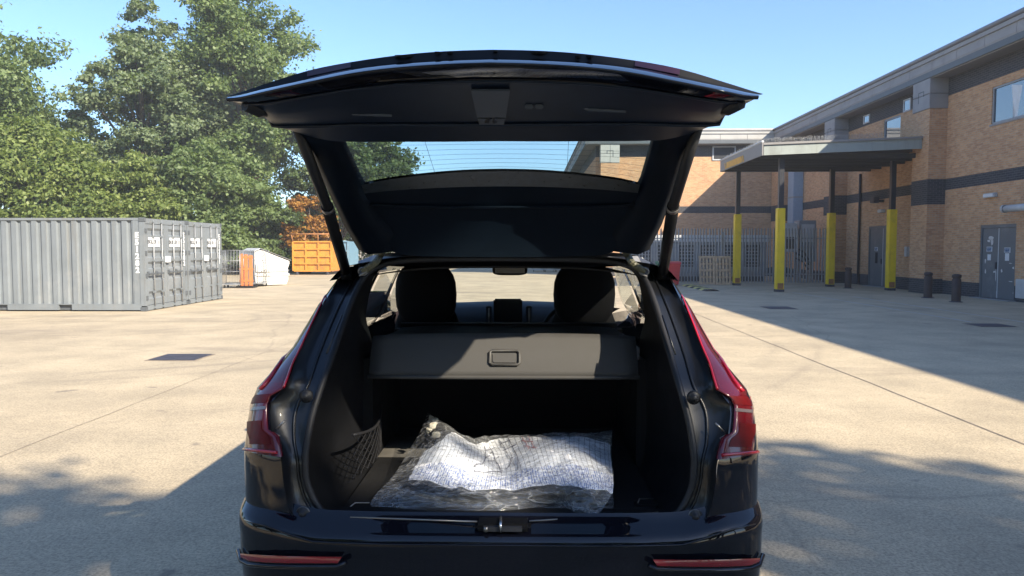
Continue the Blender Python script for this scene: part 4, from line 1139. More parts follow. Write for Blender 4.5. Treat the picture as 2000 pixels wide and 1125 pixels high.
def mir(v): return Vector((-v[0], v[1], v[2]))
def loop_from(half):            # half: top centre -> bottom centre on the left; returns closed loop
    l = [C(p) for p in half]; r = [C(mir(p)) for p in half[1:-1]][::-1]
    return l + r
def smooth_poly(pts, n, closed=False):
    pts = [Vector(p) for p in pts]; m = len(pts); out = []
    seg = m if closed else m - 1
    for i in range(seg):
        g4 = [pts[(i + k) % m] if closed else pts[max(0, min(m - 1, i + k))] for k in (-1, 0, 1, 2)]
        for k in range(n):
            t = k / n
            out.append(.5 * ((2 * g4[1]) + (g4[2] - g4[0]) * t + (2 * g4[0] - 5 * g4[1] + 4 * g4[2] - g4[3]) * t * t + (3 * g4[1] - g4[0] - 3 * g4[2] + g4[3]) * t ** 3))
    if not closed: out.append(pts[-1])
    return out

L0px = [(985, 505), (860, 506), (790, 509), (742, 519), (711, 543), (688, 588), (668, 642), (650, 694), (630, 751), (611, 812), (600, 870), (598, 905), (602, 942), (620, 982), (648, 1012), (690, 1026), (820, 1031), (985, 1033)]
L2px = [(985, 489), (860, 490), (775, 493), (716, 501), (672, 528), (638, 584), (606, 642), (581, 694), (560, 751), (527, 790), (531, 845), (549, 895), (553, 940), (562, 990), (588, 1030), (640, 1045), (800, 1052), (985, 1054)]
H0 = [S(*p, .075) for p in L0px]; H2 = [S(*p, .0) for p in L2px]
H0[0].x = H0[-1].x = H2[0].x = H2[-1].x = 0.0
H1 = [a.lerp(b, .45) + Vector((0, .03, 0)) for a, b in zip(H0, H2)]
H15 = [a.lerp(b, .88) + Vector((0, .022, 0)) for a, b in zip(H0, H2)]
def sm(h): return smooth_poly(h, 4)
l0, l1, l15, l2 = [loop_from(sm(h)) for h in (H0, H1, H15, H2)]
mb().grid([l0, l1, l15, l2], closed=True).build('boot_aperture', 'jamb_paint', car)
ws = mb().tube([p + Vector((0, -.012, 0)) for p in l0], .013, 8, closed=True).build('weatherstrip', 'black_rubber', car)
# second raised lip of the gutter
mb().tube([p + Vector((0, -.004, 0)) for p in l1], .006, 6, closed=True).build('gutter_lip', 'jamb_paint', ws)

# --- outer body: rear quarters, from the aperture edge round the corner and along the side
zs = list(np.linspace(.76, 1.16, 14)) + list(np.linspace(1.18, 1.60, 16))
edge_z = [p.z for p in H2[::-1]]; edge_x = [abs(p.x) for p in H2[::-1]]
def xin(z): return float(np.interp(z, edge_z, edge_x))
for sgn in (-1, 1):
    rows = []
    for z in zs:
        w = cw(z); x0 = min(xin(z), w * .97); row = []
        a0 = (x0 / w) ** 2
        th0 = math.asin(min(1, a0))
        for k in range(15):
            th = th0 + (math.pi / 2 - th0) * k / 14
            x = w * math.sin(th) ** .5
            y = cyr(z) + CORNER * (1 - max(0, math.cos(th)) ** .5)
            row.append(C((sgn * x, y, z)))
        yend = 3.02 if z < 1.2 else 3.02 + max(0, (z - 1.2)) * 1.3
        row.append(C((sgn * w, max(yend, row[-1].y + .06), z)))
        rows.append(row)
    mb().grid(rows).build('rear_quarter', 'navy_metallic_paint', car)
# --- body sides with wheel arches
def side_x(y, z):
    base = cw(z)
    f = 1.0
    if y > 5.9: f = 1 - .10 * ((y - 5.9) / 1.2) ** 2.2
    return base * f
YW = (3.36, 6.22)
for sgn in (-1, 1):
    rows = []
    ys = list(np.linspace(3.02, 7.0, 84))
    for k in range(12):
        row = []
        for y in ys:
            zb = .26
            for c in YW:
                dd = abs(y - c)
                if dd < .42: zb = max(zb, .36 + math.sqrt(max(0, .42 ** 2 - dd ** 2)))
            zt = 1.20 if y < 5.6 else 1.20 - .14 * ((y - 5.6) / 1.4) ** 1.5
            z = zb + (zt - zb) * k / 11
            row.append(C((sgn * side_x(y, z), y, z)))
        rows.append(row)
    s_ = mb().grid(rows).build('body_side', 'navy_metallic_paint', car)
    # lower rear corner ahead of the wheel and behind
    rows = []
    for k in range(6):
        z = .26 + (.76 - .26) * k / 5
        rows.append([C((sgn * cw(z), y, z)) for y in (2.75, 2.85, 2.94)] + [C((sgn * cw(z), 3.02, z))])
    mb().grid(rows).build('sill_corner', 'trim_black', s_)
    for c in YW:
        x = sgn * .80
        wh = mb().lathe([(.25, .115), (.33, .11), (.355, .06), (.36, 0), (.355, -.06), (.33, -.11), (.25, -.115)], C((x, c, .36)), 'x', 28).build('wheel', 'tyre', car)
        rim = mb()
        rim.lathe([(.255, .10), (.24, .05), (.25, -.1)], C((x, c, .36)), 'x', 28)
        for k in range(5):
            a = 2 * math.pi * k / 5; d = Vector((0, math.cos(a), math.sin(a)))
            rim.tube([C((x + sgn * .08, c, .36)), C((x + sgn * .085, c, .36)) + d * .245], [.05, .03], 6)
        rim.build('rim', 'alloy', wh)
        mb().lathe([(.43, .0), (.42, -.3 * sgn)], C((sgn * .9, c, .36)), 'x', 24).build('arch_liner', 'trim_black', wh)
# --- greenhouse: pillars, glass, roof
def gx(z): return cw(z)
def gpanel(name, mat, sgn, quad, parent=car, inset=0.0, nz=5):
    # quad: (y bottom rear, y bottom front, y top rear, y top front, z0, z1)
    yb0, yb1, yt0, yt1, z0, z1 = quad; rows = []
    for k in range(nz + 1):
        t = k / nz; z = z0 + (z1 - z0) * t
        a = yb0 + (yt0 - yb0) * t; b = yb1 + (yt1 - yb1) * t
        rows.append([C((sgn * (gx(z) - inset), a + (b - a) * q / 4, z)) for q in range(5)])
    return mb().grid(rows).build(name, mat, parent)
for sgn in (-1, 1):
    gpanel('pillar', 'navy_metallic_paint', sgn, (3.02, 3.50, 3.42, 3.72, 1.20, 1.545))
    gpanel('side_window', 'tinted_glass', sgn, (3.50, 3.98, 3.72, 4.02, 1.20, 1.545), inset=.012)
    gpanel('pillar', 'trim_black', sgn, (3.98, 4.08, 4.02, 4.10, 1.20, 1.545))
    gpanel('side_window', 'clear_glass', sgn, (4.08, 4.66, 4.10, 4.66, 1.20, 1.545), inset=.012)
    gpanel('pillar', 'trim_black', sgn, (4.66, 4.80, 4.66, 4.78, 1.20, 1.545))
    gpanel('side_window', 'clear_glass', sgn, (4.80, 5.86, 4.78, 5.32, 1.20, 1.545), inset=.012)
    gpanel('pillar', 'navy_metallic_paint', sgn, (5.86, 6.02, 5.32, 5.44, 1.20, 1.545))
    # roof rail strip
    rows = []
    for y in np.linspace(3.06, 5.40, 14):
        zt = 1.60
        rows.append([C((sgn * gx(z), y + (0 if y > 3.1 else (z - 1.545) * 1.0), z)) for z in (1.545, 1.58, 1.60)])
    mb().grid(rows).build('roof_side', 'navy_metallic_paint', car)
    m_ = mb().box(*sorted((CARX + sgn * .93, CARX + sgn * 1.12)), 5.42, 5.58, 1.17, 1.36).build('door_mirror', 'navy_metallic_paint', car, bevel=.022)
    mb().tube([C((sgn * .90, 5.52, 1.18)), C((sgn * 1.0, 5.52, 1.22))], .03, 6).build('mirror_arm', 'trim_black', m_)
    for y in (4.32, 5.30):
        mb().tube([C((sgn * (cw(1.05) + .012), y - .11, 1.04)), C((sgn * (cw(1.05) + .035), y, 1.05)), C((sgn * (cw(1.05) + .012), y + .11, 1.04))], .014, 6).build('door_handle', 'navy_metallic_paint', car)
    mb().box(*sorted((CARX + sgn * .62, CARX + sgn * .88)), 7.0, 7.06, .86, .98).build('headlamp', 'lamp_clear', car, bevel=.02)
rows = []
for i, y in enumerate(np.linspace(3.09, 5.40, 16)):
    crown = .035 * (1 - ((y - 4.1) / 1.4) ** 2)
    rows.append([C((x, y, 1.60 + (.055 + max(0, crown) * .4) * (1 - (abs(x) / .685) ** 2.6))) for x in np.linspace(-.685, .685, 17)])
mb().grid(rows).build('roof_panel', 'navy_metallic_paint', car)
# headliner
rows = [[C((x, y, 1.545 + (.045 if y > 3.25 else .06) * (1 - (abs(x) / .66) ** 3))) for x in np.linspace(-.66, .66, 13)] for y in np.linspace(3.14, 5.33, 10)]
mb().grid(rows).build('headliner', 'headliner', car)
# windscreen, bonnet, front
rows = []
for k in range(7):
    t = k / 6; y = 5.36 + .72 * t; z = 1.60 - .40 * t; hw = .67 + .16 * t
    rows.append([C((x, y + .06 * (1 - (x / hw) ** 2) , z + .02 * (1 - (x / hw) ** 2))) for x in np.linspace(-hw, hw, 11)])
mb().grid(rows).build('windscreen', 'clear_glass', car)
rows = []
for k in range(9):
    t = k / 8; y = 6.06 + .96 * t; z = 1.20 - .15 * t - .12 * t ** 3; hw = .86 - .05 * t
    rows.append([C((x, y + .08 * (1 - (x / hw) ** 2), z + .035 * (1 - (x / hw) ** 4) - .01)) for x in np.linspace(-hw, hw, 13)])
mb().grid(rows).build('bonnet', 'navy_metallic_paint', car)
rows = []
for k in range(8):
    t = k / 7; z = .93 - .68 * t; hw = .84
    rows.append([C((x, 7.04 + .06 * math.sin(math.pi * t) + .10 * (1 - (abs(x) / hw) ** 3) - .12 * (abs(x) / hw) ** 4, z)) for x in np.linspace(-hw, hw, 13)])
fb = mb().grid(rows).build('front_bumper', 'navy_metallic_paint', car)
mb().box(CARX - .38, CARX + .38, 7.10, 7.18, .62, .86).build('grille', 'louvre_dark', fb)
mb().box(CARX - .84, CARX + .84, 2.9, 6.95, .22, .26).build('underbody', 'trim_black', car)

# --- rear bumper
BW = .95
prof = [(.775, .035), (.757, .02), (.742, -.004), (.728, -.030), (.716, -.046), (.700, -.054), (.682, -.056), (.655, -.050), (.62, -.048), (.57, -.045), (.50, -.03), (.42, .0), (.33, .06), (.28, .14)]
rows = []
for z, off in prof:
    row = []
    for k in range(49):
        th = -math.pi / 2 + math.pi * k / 48
        x = BW * math.copysign(abs(math.sin(th)) ** .5, math.sin(th))
        # the corners stand higher than the sill
        lift = .022 * max(0, min(1, (abs(x) - .62) / .16)) if z > .70 else .022 * max(0, min(1, (abs(x) - .62) / .16)) * max(0, (z - .5) / .2)
        lift *= 1.0
        y = 2.465 + off + .38 * (1 - abs(math.cos(th)) ** .5)
        inset = .0 if z > .5 else (.5 - z) * .12
        row.append(C((x * (1 - inset) * (1 - max(0, off) * .12), y, z + lift)))
    rows.append(row)
bmp = mb().grid(rows).build('rear_bumper', 'navy_metallic_paint', car)
# red reflectors let into the bumper, with a bright moulding under each
def bsurf(x, z, out=.0):
    q = min(.999, abs(x) / BW); y = 2.455 - .048 + .38 * (1 - (1 - q ** 4) ** .25) - out
    return C((x, y, z))
for sgn in (-1, 1):
    top = [(.905, .612), (.86, .627), (.78, .640), (.70, .647), (.62, .652), (.515, .656)]
    bot = [(.90, .600), (.86, .603), (.78, .615), (.70, .623), (.62, .629), (.53, .634)]
    rows = [[bsurf(sgn * x, z, .012) for x, z in top], [bsurf(sgn * (a[0] + b[0]) / 2, (a[1] + b[1]) / 2, .016) for a, b in zip(top, bot)], [bsurf(sgn * x, z, .012) for x, z in bot]]
    rf = mb().grid(rows).build('reflector', 'reflector_red', bmp)
    mb().tube([bsurf(sgn * x, z - .012, .012) for x, z in [(.925, .622)] + bot + [(.50, .650)]], .0085, 7).build('moulding', 'navy_metallic_paint', rf)
# crease line of the bumper
mb().tube([bsurf(x, .700 + .04 * max(0, min(1, (abs(x) - .62) / .16)), .006) for x in np.linspace(-.88, .88, 41)], .0035, 5).build('crease', 'navy_metallic_paint', bmp)

# --- sill plate, latch
yl = H0[-1].y
def sillpt(px, py): return on_z(px, py, .752)
for a, b in (((684, 1010), (932, 1019)), ((1034, 1018), (1286, 1001))):
    p, q = on_z(*a, .757), on_z(*b, .757)
    mb().tube([p, q], .0035, 5).build('sill_strip', 'satin_metal', car)
sp_ = mb()
sp_.box(CARX - .60, CARX + .60, yl - .03, yl + .12, .715, .749)
sp_.build('sill_plate', 'trim_black', car, bevel=.012)
q = on_z(983, 1016, .75)
lt = mb().box(q.x - .095, q.x + .095, q.y - .075, q.y + .07, .735, .762).build('latch_housing', 'trim_black', car, bevel=.012)
mb().box(q.x - .065, q.x + .065, q.y - .078, q.y - .03, .740, .755).build('latch_recess', 'louvre_dark', lt)
mb().tube([(q.x - .006, q.y - .085, .742), (q.x - .006, q.y - .085, .77), (q.x - .006, q.y - .03, .77)], .005, 6).build('striker', 'chrome', lt)
mb().tube([(q.x - .055, q.y - .082, .742), (q.x - .055, q.y - .082, .758)], .008, 6).build('pin', 'satin_metal', lt)

# --- boot interior
FZ = .735
mb().box(CARX - .58, CARX + .58, 2.60, 3.90, FZ - .03, FZ).build('boot_floor', 'carpet_black', car, bevel=.008)
def inner_loft():
    h = [p for p in H0]
    a = [Vector((p.x, p.y, p.z)) for p in h]
    b = [Vector((p.x * 1.0 - (.02 if p.x < 0 else 0), max(p.y + .08, 2.75), min(p.z, 1.60))) for p in h]
    c_ = [Vector((-.60 if i not in (0, len(h) - 1) and p.z < 1.3 else p.x, 3.30 if p.z < 1.3 else max(3.30, p.y + .2), min(p.z, 1.60))) for i, p in enumerate(h)]
    return a, b, c_
a, b, c_ = inner_loft()
mb().grid([loop_from(sm(a)), loop_from(sm(b)), loop_from(sm(c_))], closed=True).build('boot_lining', 'trim_black', car)
for sgn in (-1, 1):
    mb().box(*sorted((CARX + sgn * .575, CARX + sgn * .64)), 3.2, 4.9, .5, 1.20).build('side_trim', 'trim_black', car)
    # lashing eyes
    px, py = (703, 988) if sgn < 0 else (1262, 980)
    q = on_z(px, py, FZ + .008)
    le = mb().box(q.x - .045, q.x + .045, q.y - .03, q.y + .03, FZ - .001, FZ + .008).build('lashing_eye', 'trim_black', car, bevel=.004)
    mb().tube([(q.x - .032, q.y - .015, FZ + .010), (q.x - .022, q.y + .018, FZ + .013), (q.x + .03, q.y + .018, FZ + .013)], .0028, 5).build('ring', 'satin_metal', le)
    # rubber stops on the jamb
    for px, py in ((600, 772), (594, 1000)):
        s0 = S(px, py, .03); s0 = Vector((sgn * abs(s0.x), s0.y, s0.z))
        rs_ = mb().lathe([(.022, .0), (.024, -.010), (.019, -.016), (.013, -.016), (.012, -.026), (.004, -.03), (.001, -.03)], C(s0), 'y', 18).build('rubber_stop', 'black_rubber', car)
        mb().lathe([(.0235, -.008), (.0255, -.0115), (.0225, -.0145)], C(s0), 'y', 18).build('stop_rim', 'satin_metal' if py > 900 else 'black_rubber', rs_)
# cargo net on the left wall
net = mb()
def netp(u, v): return C((-.565 + .035 * math.sin(math.pi * u), 2.78 + .55 * u, .80 + .17 * v - .03 * math.sin(math.pi * u) * v))
for k in range(12):
    net.tube([netp(min(1, max(0, k / 8 - .25 + .5 * t / 6)), t / 6) for t in range(7) if 0 <= k / 8 - .25 + .5 * t / 6 <= 1] or [netp(0, 0), netp(0, .1)], .0022, 4, cap=False)
    net.tube([netp(min(1, max(0, k / 8 - .25 + .5 * t / 6)), 1 - t / 6) for t in range(7) if 0 <= k / 8 - .25 + .5 * t / 6 <= 1] or [netp(0, 0), netp(0, .1)], .0022, 4, cap=False)
net.tube([netp(t / 10, 1) for t in range(11)], .006, 6)
net.build('cargo_net', 'black_rubber', car)
# rear seat backs and parcel cover
mb().box(CARX - .60, CARX + .60, 3.86, 3.98, .55, 1.285).build('rear_seat_back', 'seat_dark', car, bevel=.03)
# the cover's stiff rear flap stands tilted up, the roller cloth runs on from its top to the seats
FB, FT = Vector((0, 3.055, 1.146)), Vector((0, 3.155, 1.318))      # flap bottom and top edge
def flap(x, t, out=0.0):
    bow = .012 * math.sin(math.pi * t)
    p = FB.lerp(FT, t); n_ = Vector((0, -(FT.z - FB.z), FT.y - FB.y)).normalized()
    q_ = p + n_ * (out + bow); return C((x, q_.y, q_.z - .012 * (abs(x) / .56) ** 4 * t))
rows = [[flap(x, t) for x in np.linspace(-.56, .56, 19)] for t in np.linspace(0, 1, 8)]
cv_ = mb().grid(rows).build('parcel_cover', 'cover_fabric', car, solid=.010)
rows = [[C((x, 3.155 + .72 * t, 1.312 - .035 * t - .016 * math.sin(math.pi * t) * (1 + .4 * math.cos(5 * x)) - .012 * (abs(x) / .56) ** 4)) for x in np.linspace(-.555, .555, 15)] for t in np.linspace(0, 1, 9)]
mb().grid(rows).build('roller_cloth', 'seat_dark', cv_)
mb().tube([flap(x, 0, -.002) for x in np.linspace(-.565, .565, 9)], .009, 7).build('cover_bar', 'cover_handle', cv_)
hc = on_y(986, 703, 3.1).x - CARX
def rrect(t0, t1, hw, out):
    return [flap(hc + a_ * hw, t0 + (t1 - t0) * b_, out) for a_, b_ in ((-.86, 0), (.86, 0), (1, .12), (1, .88), (.86, 1), (-.86, 1), (-1, .88), (-1, .12))]
mb().tube(rrect(.25, .56, .062, .006), .0065, 6, closed=True).build('handle_frame', 'cover_handle', cv_)
mb().add(rrect(.30, .51, .050, .004), [tuple(range(8))]).build('handle_pad', 'cover_handle', cv_, normals=False, solid=.005)

# --- cabin: front seats, dash, screen, wheel, mirror
def cushion(cx, cy, cz, w, d, h, name, parent, tilt=0.0, mat='seat_dark', pw=2.6, taper=.0):
    rows = []
    for i in range(13):
        ph = -math.pi / 2 + math.pi * i / 12; row = []
        cc = math.copysign(abs(math.cos(ph)) ** (2 / pw), math.cos(ph)); ss = math.copysign(abs(math.sin(ph)) ** (2 / pw), math.sin(ph))
        for k in range(20):
            a_ = 2 * math.pi * k / 20
            ca = math.copysign(abs(math.cos(a_)) ** (2 / pw), math.cos(a_)); sa = math.copysign(abs(math.sin(a_)) ** (2 / pw), math.sin(a_))
            tz = 1 - taper * (ss * .5 + .5)
            row.append(Vector((cx + w / 2 * cc * ca * tz, cy + d / 2 * cc * sa - tilt * (ss * h / 2), cz + h / 2 * ss)))
        rows.append(row)
    return mb().grid(rows, closed=True).build(name, mat, parent)
for sgn, px in ((-1, 834), (1, 1140)):
    xx = on_y(px, 560, 4.55).x
    st = cushion(xx, 4.62, .98, .50, .16, .86, 'front_seat_back', car, tilt=.22, taper=.16)
    cushion(xx, 4.50, 1.40, .375, .15, .40, 'headrest', st, tilt=.12, pw=2.7)
    cushion(xx, 4.95, .56, .52, .55, .2, 'seat_cushion', st)
db = mb().grid([[C((x, y, z + .008 * math.cos(5 * x))) for x in np.linspace(-.72, .72, 13)] for y, z in ((5.48, .70), (5.46, 1.05), (5.50, 1.17), (5.58, 1.235), (5.75, 1.265), (6.02, 1.235))]).build('dashboard', 'dash_grey', car)
q = on_y(992, 606, 5.40)
mb().box(q.x - .105, q.x + .105, 5.385, 5.41, 1.10, q.z + .085).build('centre_screen', 'screen_black', db, bevel=.01)
for px in (955, 1033):
    q = on_y(px, 612, 5.42); vt = mb().box(q.x - .022, q.x + .022, 5.41, 5.43, q.z - .09, q.z + .055).build('air_vent', 'louvre_dark', db, bevel=.006)
    mb().tube([(q.x, 5.405, q.z - .08), (q.x, 5.405, q.z + .04)], .004, 5).build('vent_trim', 'satin_metal', vt)
q = on_y(1115, 640, 5.15)
sw = mb()
sw.tube([Vector((q.x + .19 * math.cos(2 * math.pi * k / 28), 5.15 - .07 * math.sin(2 * math.pi * k / 28), 1.10 + .185 * math.sin(2 * math.pi * k / 28))) for k in range(28)], .016, 8, closed=True)
swo = sw.build('steering_wheel', 'trim_black', car)
cushion(q.x, 5.17, 1.09, .16, .06, .13, 'wheel_hub', swo, mat='trim_black')
q = on_y(996, 525, 5.25)
mr = cushion(q.x, 5.25, q.z - .004, .25, .05, .085, 'interior_mirror', car, mat='trim_black', pw=4)
mb().box(q.x - .105, q.x + .105, 5.220, 5.224, q.z - .031, q.z + .022).build('mirror_glass', 'screen_black', mr)
mb().tube([(q.x, 5.26, q.z + .04), (q.x, 5.34, 1.60)], .014, 6).build('mirror_stem', 'trim_black', mr)

# --- tail lamps
def lamp(sgn):
    rowsdef = [((658, 532), (651, 531)), ((644, 560), (630, 562)), ((627, 594), (607, 596)), ((608, 634), (582, 638)), ((590, 674), (556, 678)), ((573, 708), (529, 712)), ((563, 738), (502, 742)), ((556, 757), (484, 757)),
               ((541, 766), (476, 769)), ((527, 774), (471, 781)), ((520, 790), (468, 795)), ((520, 815), (466, 820)), ((522, 840), (464, 842)), ((541, 853), (463, 856)), ((545, 872), (463, 870)), ((549, 893), (464, 880))]
    def row(a, b, off, n=9):
        r_ = []
        for k in range(n):
            t = k / (n - 1); p = S(a[0] + (b[0] - a[0]) * t, a[1] + (b[1] - a[1]) * t, off)
            r_.append(C(p if sgn < 0 else mir(p)))
        return r_
    rows = [row(a, b, -.010) for a, b in rowsdef]
    # outermost column wraps round the body side
    for r_ in rows:
        last = r_[-1]; r_.append(last + Vector((0, .10, 0)))
        r_.insert(0, r_[0] + Vector((0, .022, 0)))
    L = mb().grid(rows).build('tail_lamp', 'lamp_red', car)
    def pt(i, t, off=-.016):
        i0 = int(min(len(rowsdef) - 2, math.floor(i))); f = i - i0
        (a0, b0), (a1, b1) = rowsdef[i0], rowsdef[i0 + 1]
        ax, ay = a0[0] + (a1[0] - a0[0]) * f, a0[1] + (a1[1] - a0[1]) * f
        bx, by = b0[0] + (b1[0] - b0[0]) * f, b0[1] + (b1[1] - b0[1]) * f
        p = S(ax + (bx - ax) * t, ay + (by - ay) * t, off); return C(p if sgn < 0 else mir(p))
    # bright guides: inner edge of the strip, inner line, lower L
    mb().tube([pt(i, .03) for i in np.linspace(0.05, 7.0, 24)], [.003 + .002 * k / 23 for k in range(24)], 6).build('light_guide', 'lamp_red_bright', L)
    mb().tube([pt(i, .62, -.013) for i in np.linspace(1.5, 7.0, 20)] + [pt(8.2, .85, -.013), pt(9.6, .93, -.013)], [.004 + .006 * k / 21 for k in range(22)], 6).build('light_guide', 'lamp_red_bright', L)
    mb().tube([pt(i, .93) for i in np.linspace(11, 14.4, 8)] + [pt(14.6, t) for t in np.linspace(.85, .08, 8)], .006, 6).build('light_guide', 'lamp_red_bright', L)
    mb().grid([[pt(i, t, -.0125) for t in np.linspace(.20, .70, 7)] for i in np.linspace(11.2, 13.8, 9)]).build('dark_chamber', 'lamp_dark', L)
    mb().grid([[pt(i, t, -.0125) for t in np.linspace(.06, .72, 7)] for i in np.linspace(8.3, 9.7, 4)]).build('dark_chamber', 'lamp_dark', L)
    mb().grid([[pt(i, t, -.0135) for t in np.linspace(.03, .97, 9)] for i in np.linspace(10.1, 10.35, 3)]).build('clear_band', 'lamp_clear', L)
for sgn in (-1, 1): lamp(sgn)
# black jamb strip details next to the lamps
for sgn in (-1, 1):
    for a, b, nm in (((668, 615), (638, 690), 'drain_groove'), ((540, 838), (556, 822), 'lamp_bracket'), ((536, 846), (546, 852), 'lamp_bracket')):
        p, q = S(*a, .012), S(*b, .012)
        if sgn > 0: p, q = mir(p), mir(q)
        mb().tube([C(p), C(q)], .004, 6).build(nm, 'satin_metal' if nm == 'lamp_bracket' else 'jamb_paint', car)

# --- tailgate, raised
tg_rim = [(441, 193), (467, 191), (515, 180), (601, 161), (686, 144), (771, 133), (870, 126), (960, 123)]
tg_top = [(444, 188), (470, 180), (515, 165), (601, 138), (686, 121), (785, 107), (870, 100), (960, 97)]
def TG(px, py, y):
    p = on_y(px, py, y); return Vector((p.x - CARX, p.y, p.z))
def rimy(x): return 1.94 + .10 * (x / .78) ** 2
def row_at(pts, yf):
    out = []
    for px, py in pts:
        y = yf if not callable(yf) else 1.95
        if callable(yf):
            for _ in range(6): y = yf(TG(px, py, y).x)
        out.append(TG(px, py, y))
    return out
def full(half):                 # half from the left tip to the centre
    h = [Vector(p) for p in half]; h[-1].x = 0
    return [C(p) for p in h] + [C(mir(p)) for p in h[:-1]][::-1]
rimL = row_at(tg_rim, rimy)
rimM = [p + Vector((0, .012, .014)) for p in row_at([(x, y - 6) for x, y in tg_rim], rimy)]
topL = [p for p in row_at(tg_top, lambda x: 2.13 + .06 * (x / .78) ** 2)]
# keep outer rows inside the same half width
trimA = row_at([(452, 197), (478, 203), (525, 200), (605, 186), (690, 172), (775, 163), (870, 158), (960, 156)], lambda x: 2.02 + .08 * (x / .78) ** 2)
trimB = row_at([(482, 211), (512, 217), (545, 222), (610, 216), (690, 208), (780, 202), (870, 200), (960, 199)], lambda x: 2.12)
trimC = row_at([(522, 219), (534, 244), (560, 246), (620, 245), (690, 242), (780, 242), (870, 242), (960, 242)], lambda x: 2.27)
trimD = row_at([(545, 224), (560, 249), (590, 262), (640, 274), (690, 277), (780, 277), (870, 277), (960, 276)], lambda x: 2.40)
G0 = row_at([(668, 277), (720, 277), (770, 277), (830, 277), (900, 276), (960, 276)], 2.42)
G1 = row_at([(706, 362), (745, 353), (795, 346), (850, 340), (905, 336), (960, 334)], lambda x: 2.84 - .10 * (x / .5) ** 2)
tg = mb()
tg.grid([full(smooth_poly(r, 3)) for r in (trimA, trimB, trimC, trimD)])
tgo = tg.build('tailgate', 'tailgate_trim', car)
# painted rim and outer skin: a low shelf sweeping away from the edge, then a steep step with red reflection patches
skin1 = row_at([(446, 189), (470, 184), (515, 172), (601, 151), (686, 133), (771, 122), (870, 115), (960, 112)], lambda x: 2.11 + .07 * (x / .78) ** 2)
rimU = [p + Vector((0, .006, .0035)) for p in rimL]
rimD = [p + Vector((0, .008, -.006)) for p in rimL]
skinB = [Vector((p.x * .97, 2.34, 2.235 - .10 * (p.x / .78) ** 2)) for p in topL]
skinC = [Vector((p.x * .86, 2.47, 2.13 - .06 * (p.x / .78) ** 2)) for p in topL]
sk_ = mb().grid([full(smooth_poly(r, 3)) for r in (trimA, rimD, rimL, rimU, skin1)]).build('outer_skin', 'navy_metallic_paint', tgo)
mb().grid([full(smooth_poly(r, 3)) for r in (skin1, topL)]).build('plate_recess', 'trim_black', sk_)
mb().grid([full(smooth_poly(r, 3)) for r in (topL, skinB, skinC)]).build('upper_skin', 'navy_metallic_paint', sk_)
# glass and its surround
mb().grid([[a.lerp(b, t) for a, b in zip(full(G0), full(G1))] for t in np.linspace(0, 1, 6)]).build('rear_glass', 'tailgate_glass', tgo)
hz_ = mb()
f0, f1 = full(G0), full(G1)
for k in range(6):
    t = .1 + k * .15
    hz_.tube([a.lerp(b, t) + Vector((0, 0, .002)) for a, b in zip(f0, f1)], .0005, 3, cap=False)
for fx in (.30, .70):
    i = fx * (len(f0) - 1); i0 = int(i); ff = i - i0
    hz_.tube([f0[i0].lerp(f0[i0 + 1], ff), f1[i0].lerp(f1[i0 + 1], ff)], .0008, 3, cap=False)
hz_.build('heater_wires', 'frit_black', tgo)
# frame beside and behind the glass: left/right arms run down to the hinges
armO = [(552, 236), (580, 254), (606, 300), (640, 372), (672, 440), (700, 488)]
armI = [(658, 262), (666, 276), (680, 308), (706, 362), (740, 420), (790, 484)]
yy = [2.40, 2.43, 2.54, 2.78, 2.94, 3.06]
for sgn in (-1, 1):
    rows = []
    for k in range(6):
        o_, i_ = TG(*armO[k], yy[k]), TG(*armI[k], yy[k] - (.0 if k < 4 else .02))
        m1, m2 = o_.lerp(i_, .25) + Vector((0, -.012, -.022)), o_.lerp(i_, .8) + Vector((0, -.008, -.012))
        up = Vector((0, .02, .055))
        r_ = [o_ + up, o_, m1, m2, i_, i_ + up * .6]
        rows.append([C(q if sgn < 0 else mir(q)) for q in r_])
    mb().grid([[p for p in r_] for r_ in rows]).build('side_frame', 'tailgate_frame', tgo)
fritA = row_at([(706, 362), (745, 353), (795, 346), (850, 340), (905, 336), (960, 334)], lambda x: 2.838 - .10 * (x / .5) ** 2)
fritB = row_at([(712, 378), (748, 374), (797, 370), (852, 367), (905, 365), (960, 364)], lambda x: 2.90 - .10 * (x / .5) ** 2)
spA = row_at([(722, 398), (755, 400), (800, 402), (855, 403), (905, 403), (960, 403)], lambda x: 2.95 - .08 * (x / .5) ** 2)
spB = row_at([(742, 440), (765, 448), (805, 452), (858, 455), (908, 456), (960, 456)], lambda x: 3.02 - .05 * (x / .5) ** 2)
spC = row_at([(768, 492), (785, 497), (815, 500), (860, 501), (908, 502), (960, 502)], lambda x: 3.02)
mb().grid([full(smooth_poly(r, 2)) for r in (fritA, fritB)]).build('frit_band', 'frit_black', tgo)
mb().grid([full(smooth_poly(r, 2)) for r in (fritB, spA, spB, spC)]).build('spoiler_lining', 'tailgate_frame', tgo)
spo = [[p + Vector((0, .03, .012)) for p in fritA], [p + Vector((0, .05, .03)) for p in fritB], [p + Vector((0, .07, .06)) for p in spA], [p + Vector((0, .05, .0)) for p in spC]]
mb().grid([full(smooth_poly(r, 2)) for r in spo]).build('spoiler', 'navy_metallic_paint', tgo)
mb().tube(full([p + Vector((0, -.006, -.004)) for p in spA]), .006, 6).build('lining_crease', 'tailgate_frame', tgo)
mb().tube(full([p + Vector((0, -.006, -.004)) for p in trimC]), .006, 6).build('trim_edge', 'tailgate_trim', tgo)
mb().tube(full([p + Vector((0, -.004, -.004)) for p in trimA[1:]]), .004, 6).build('trim_edge', 'tailgate_trim', tgo)
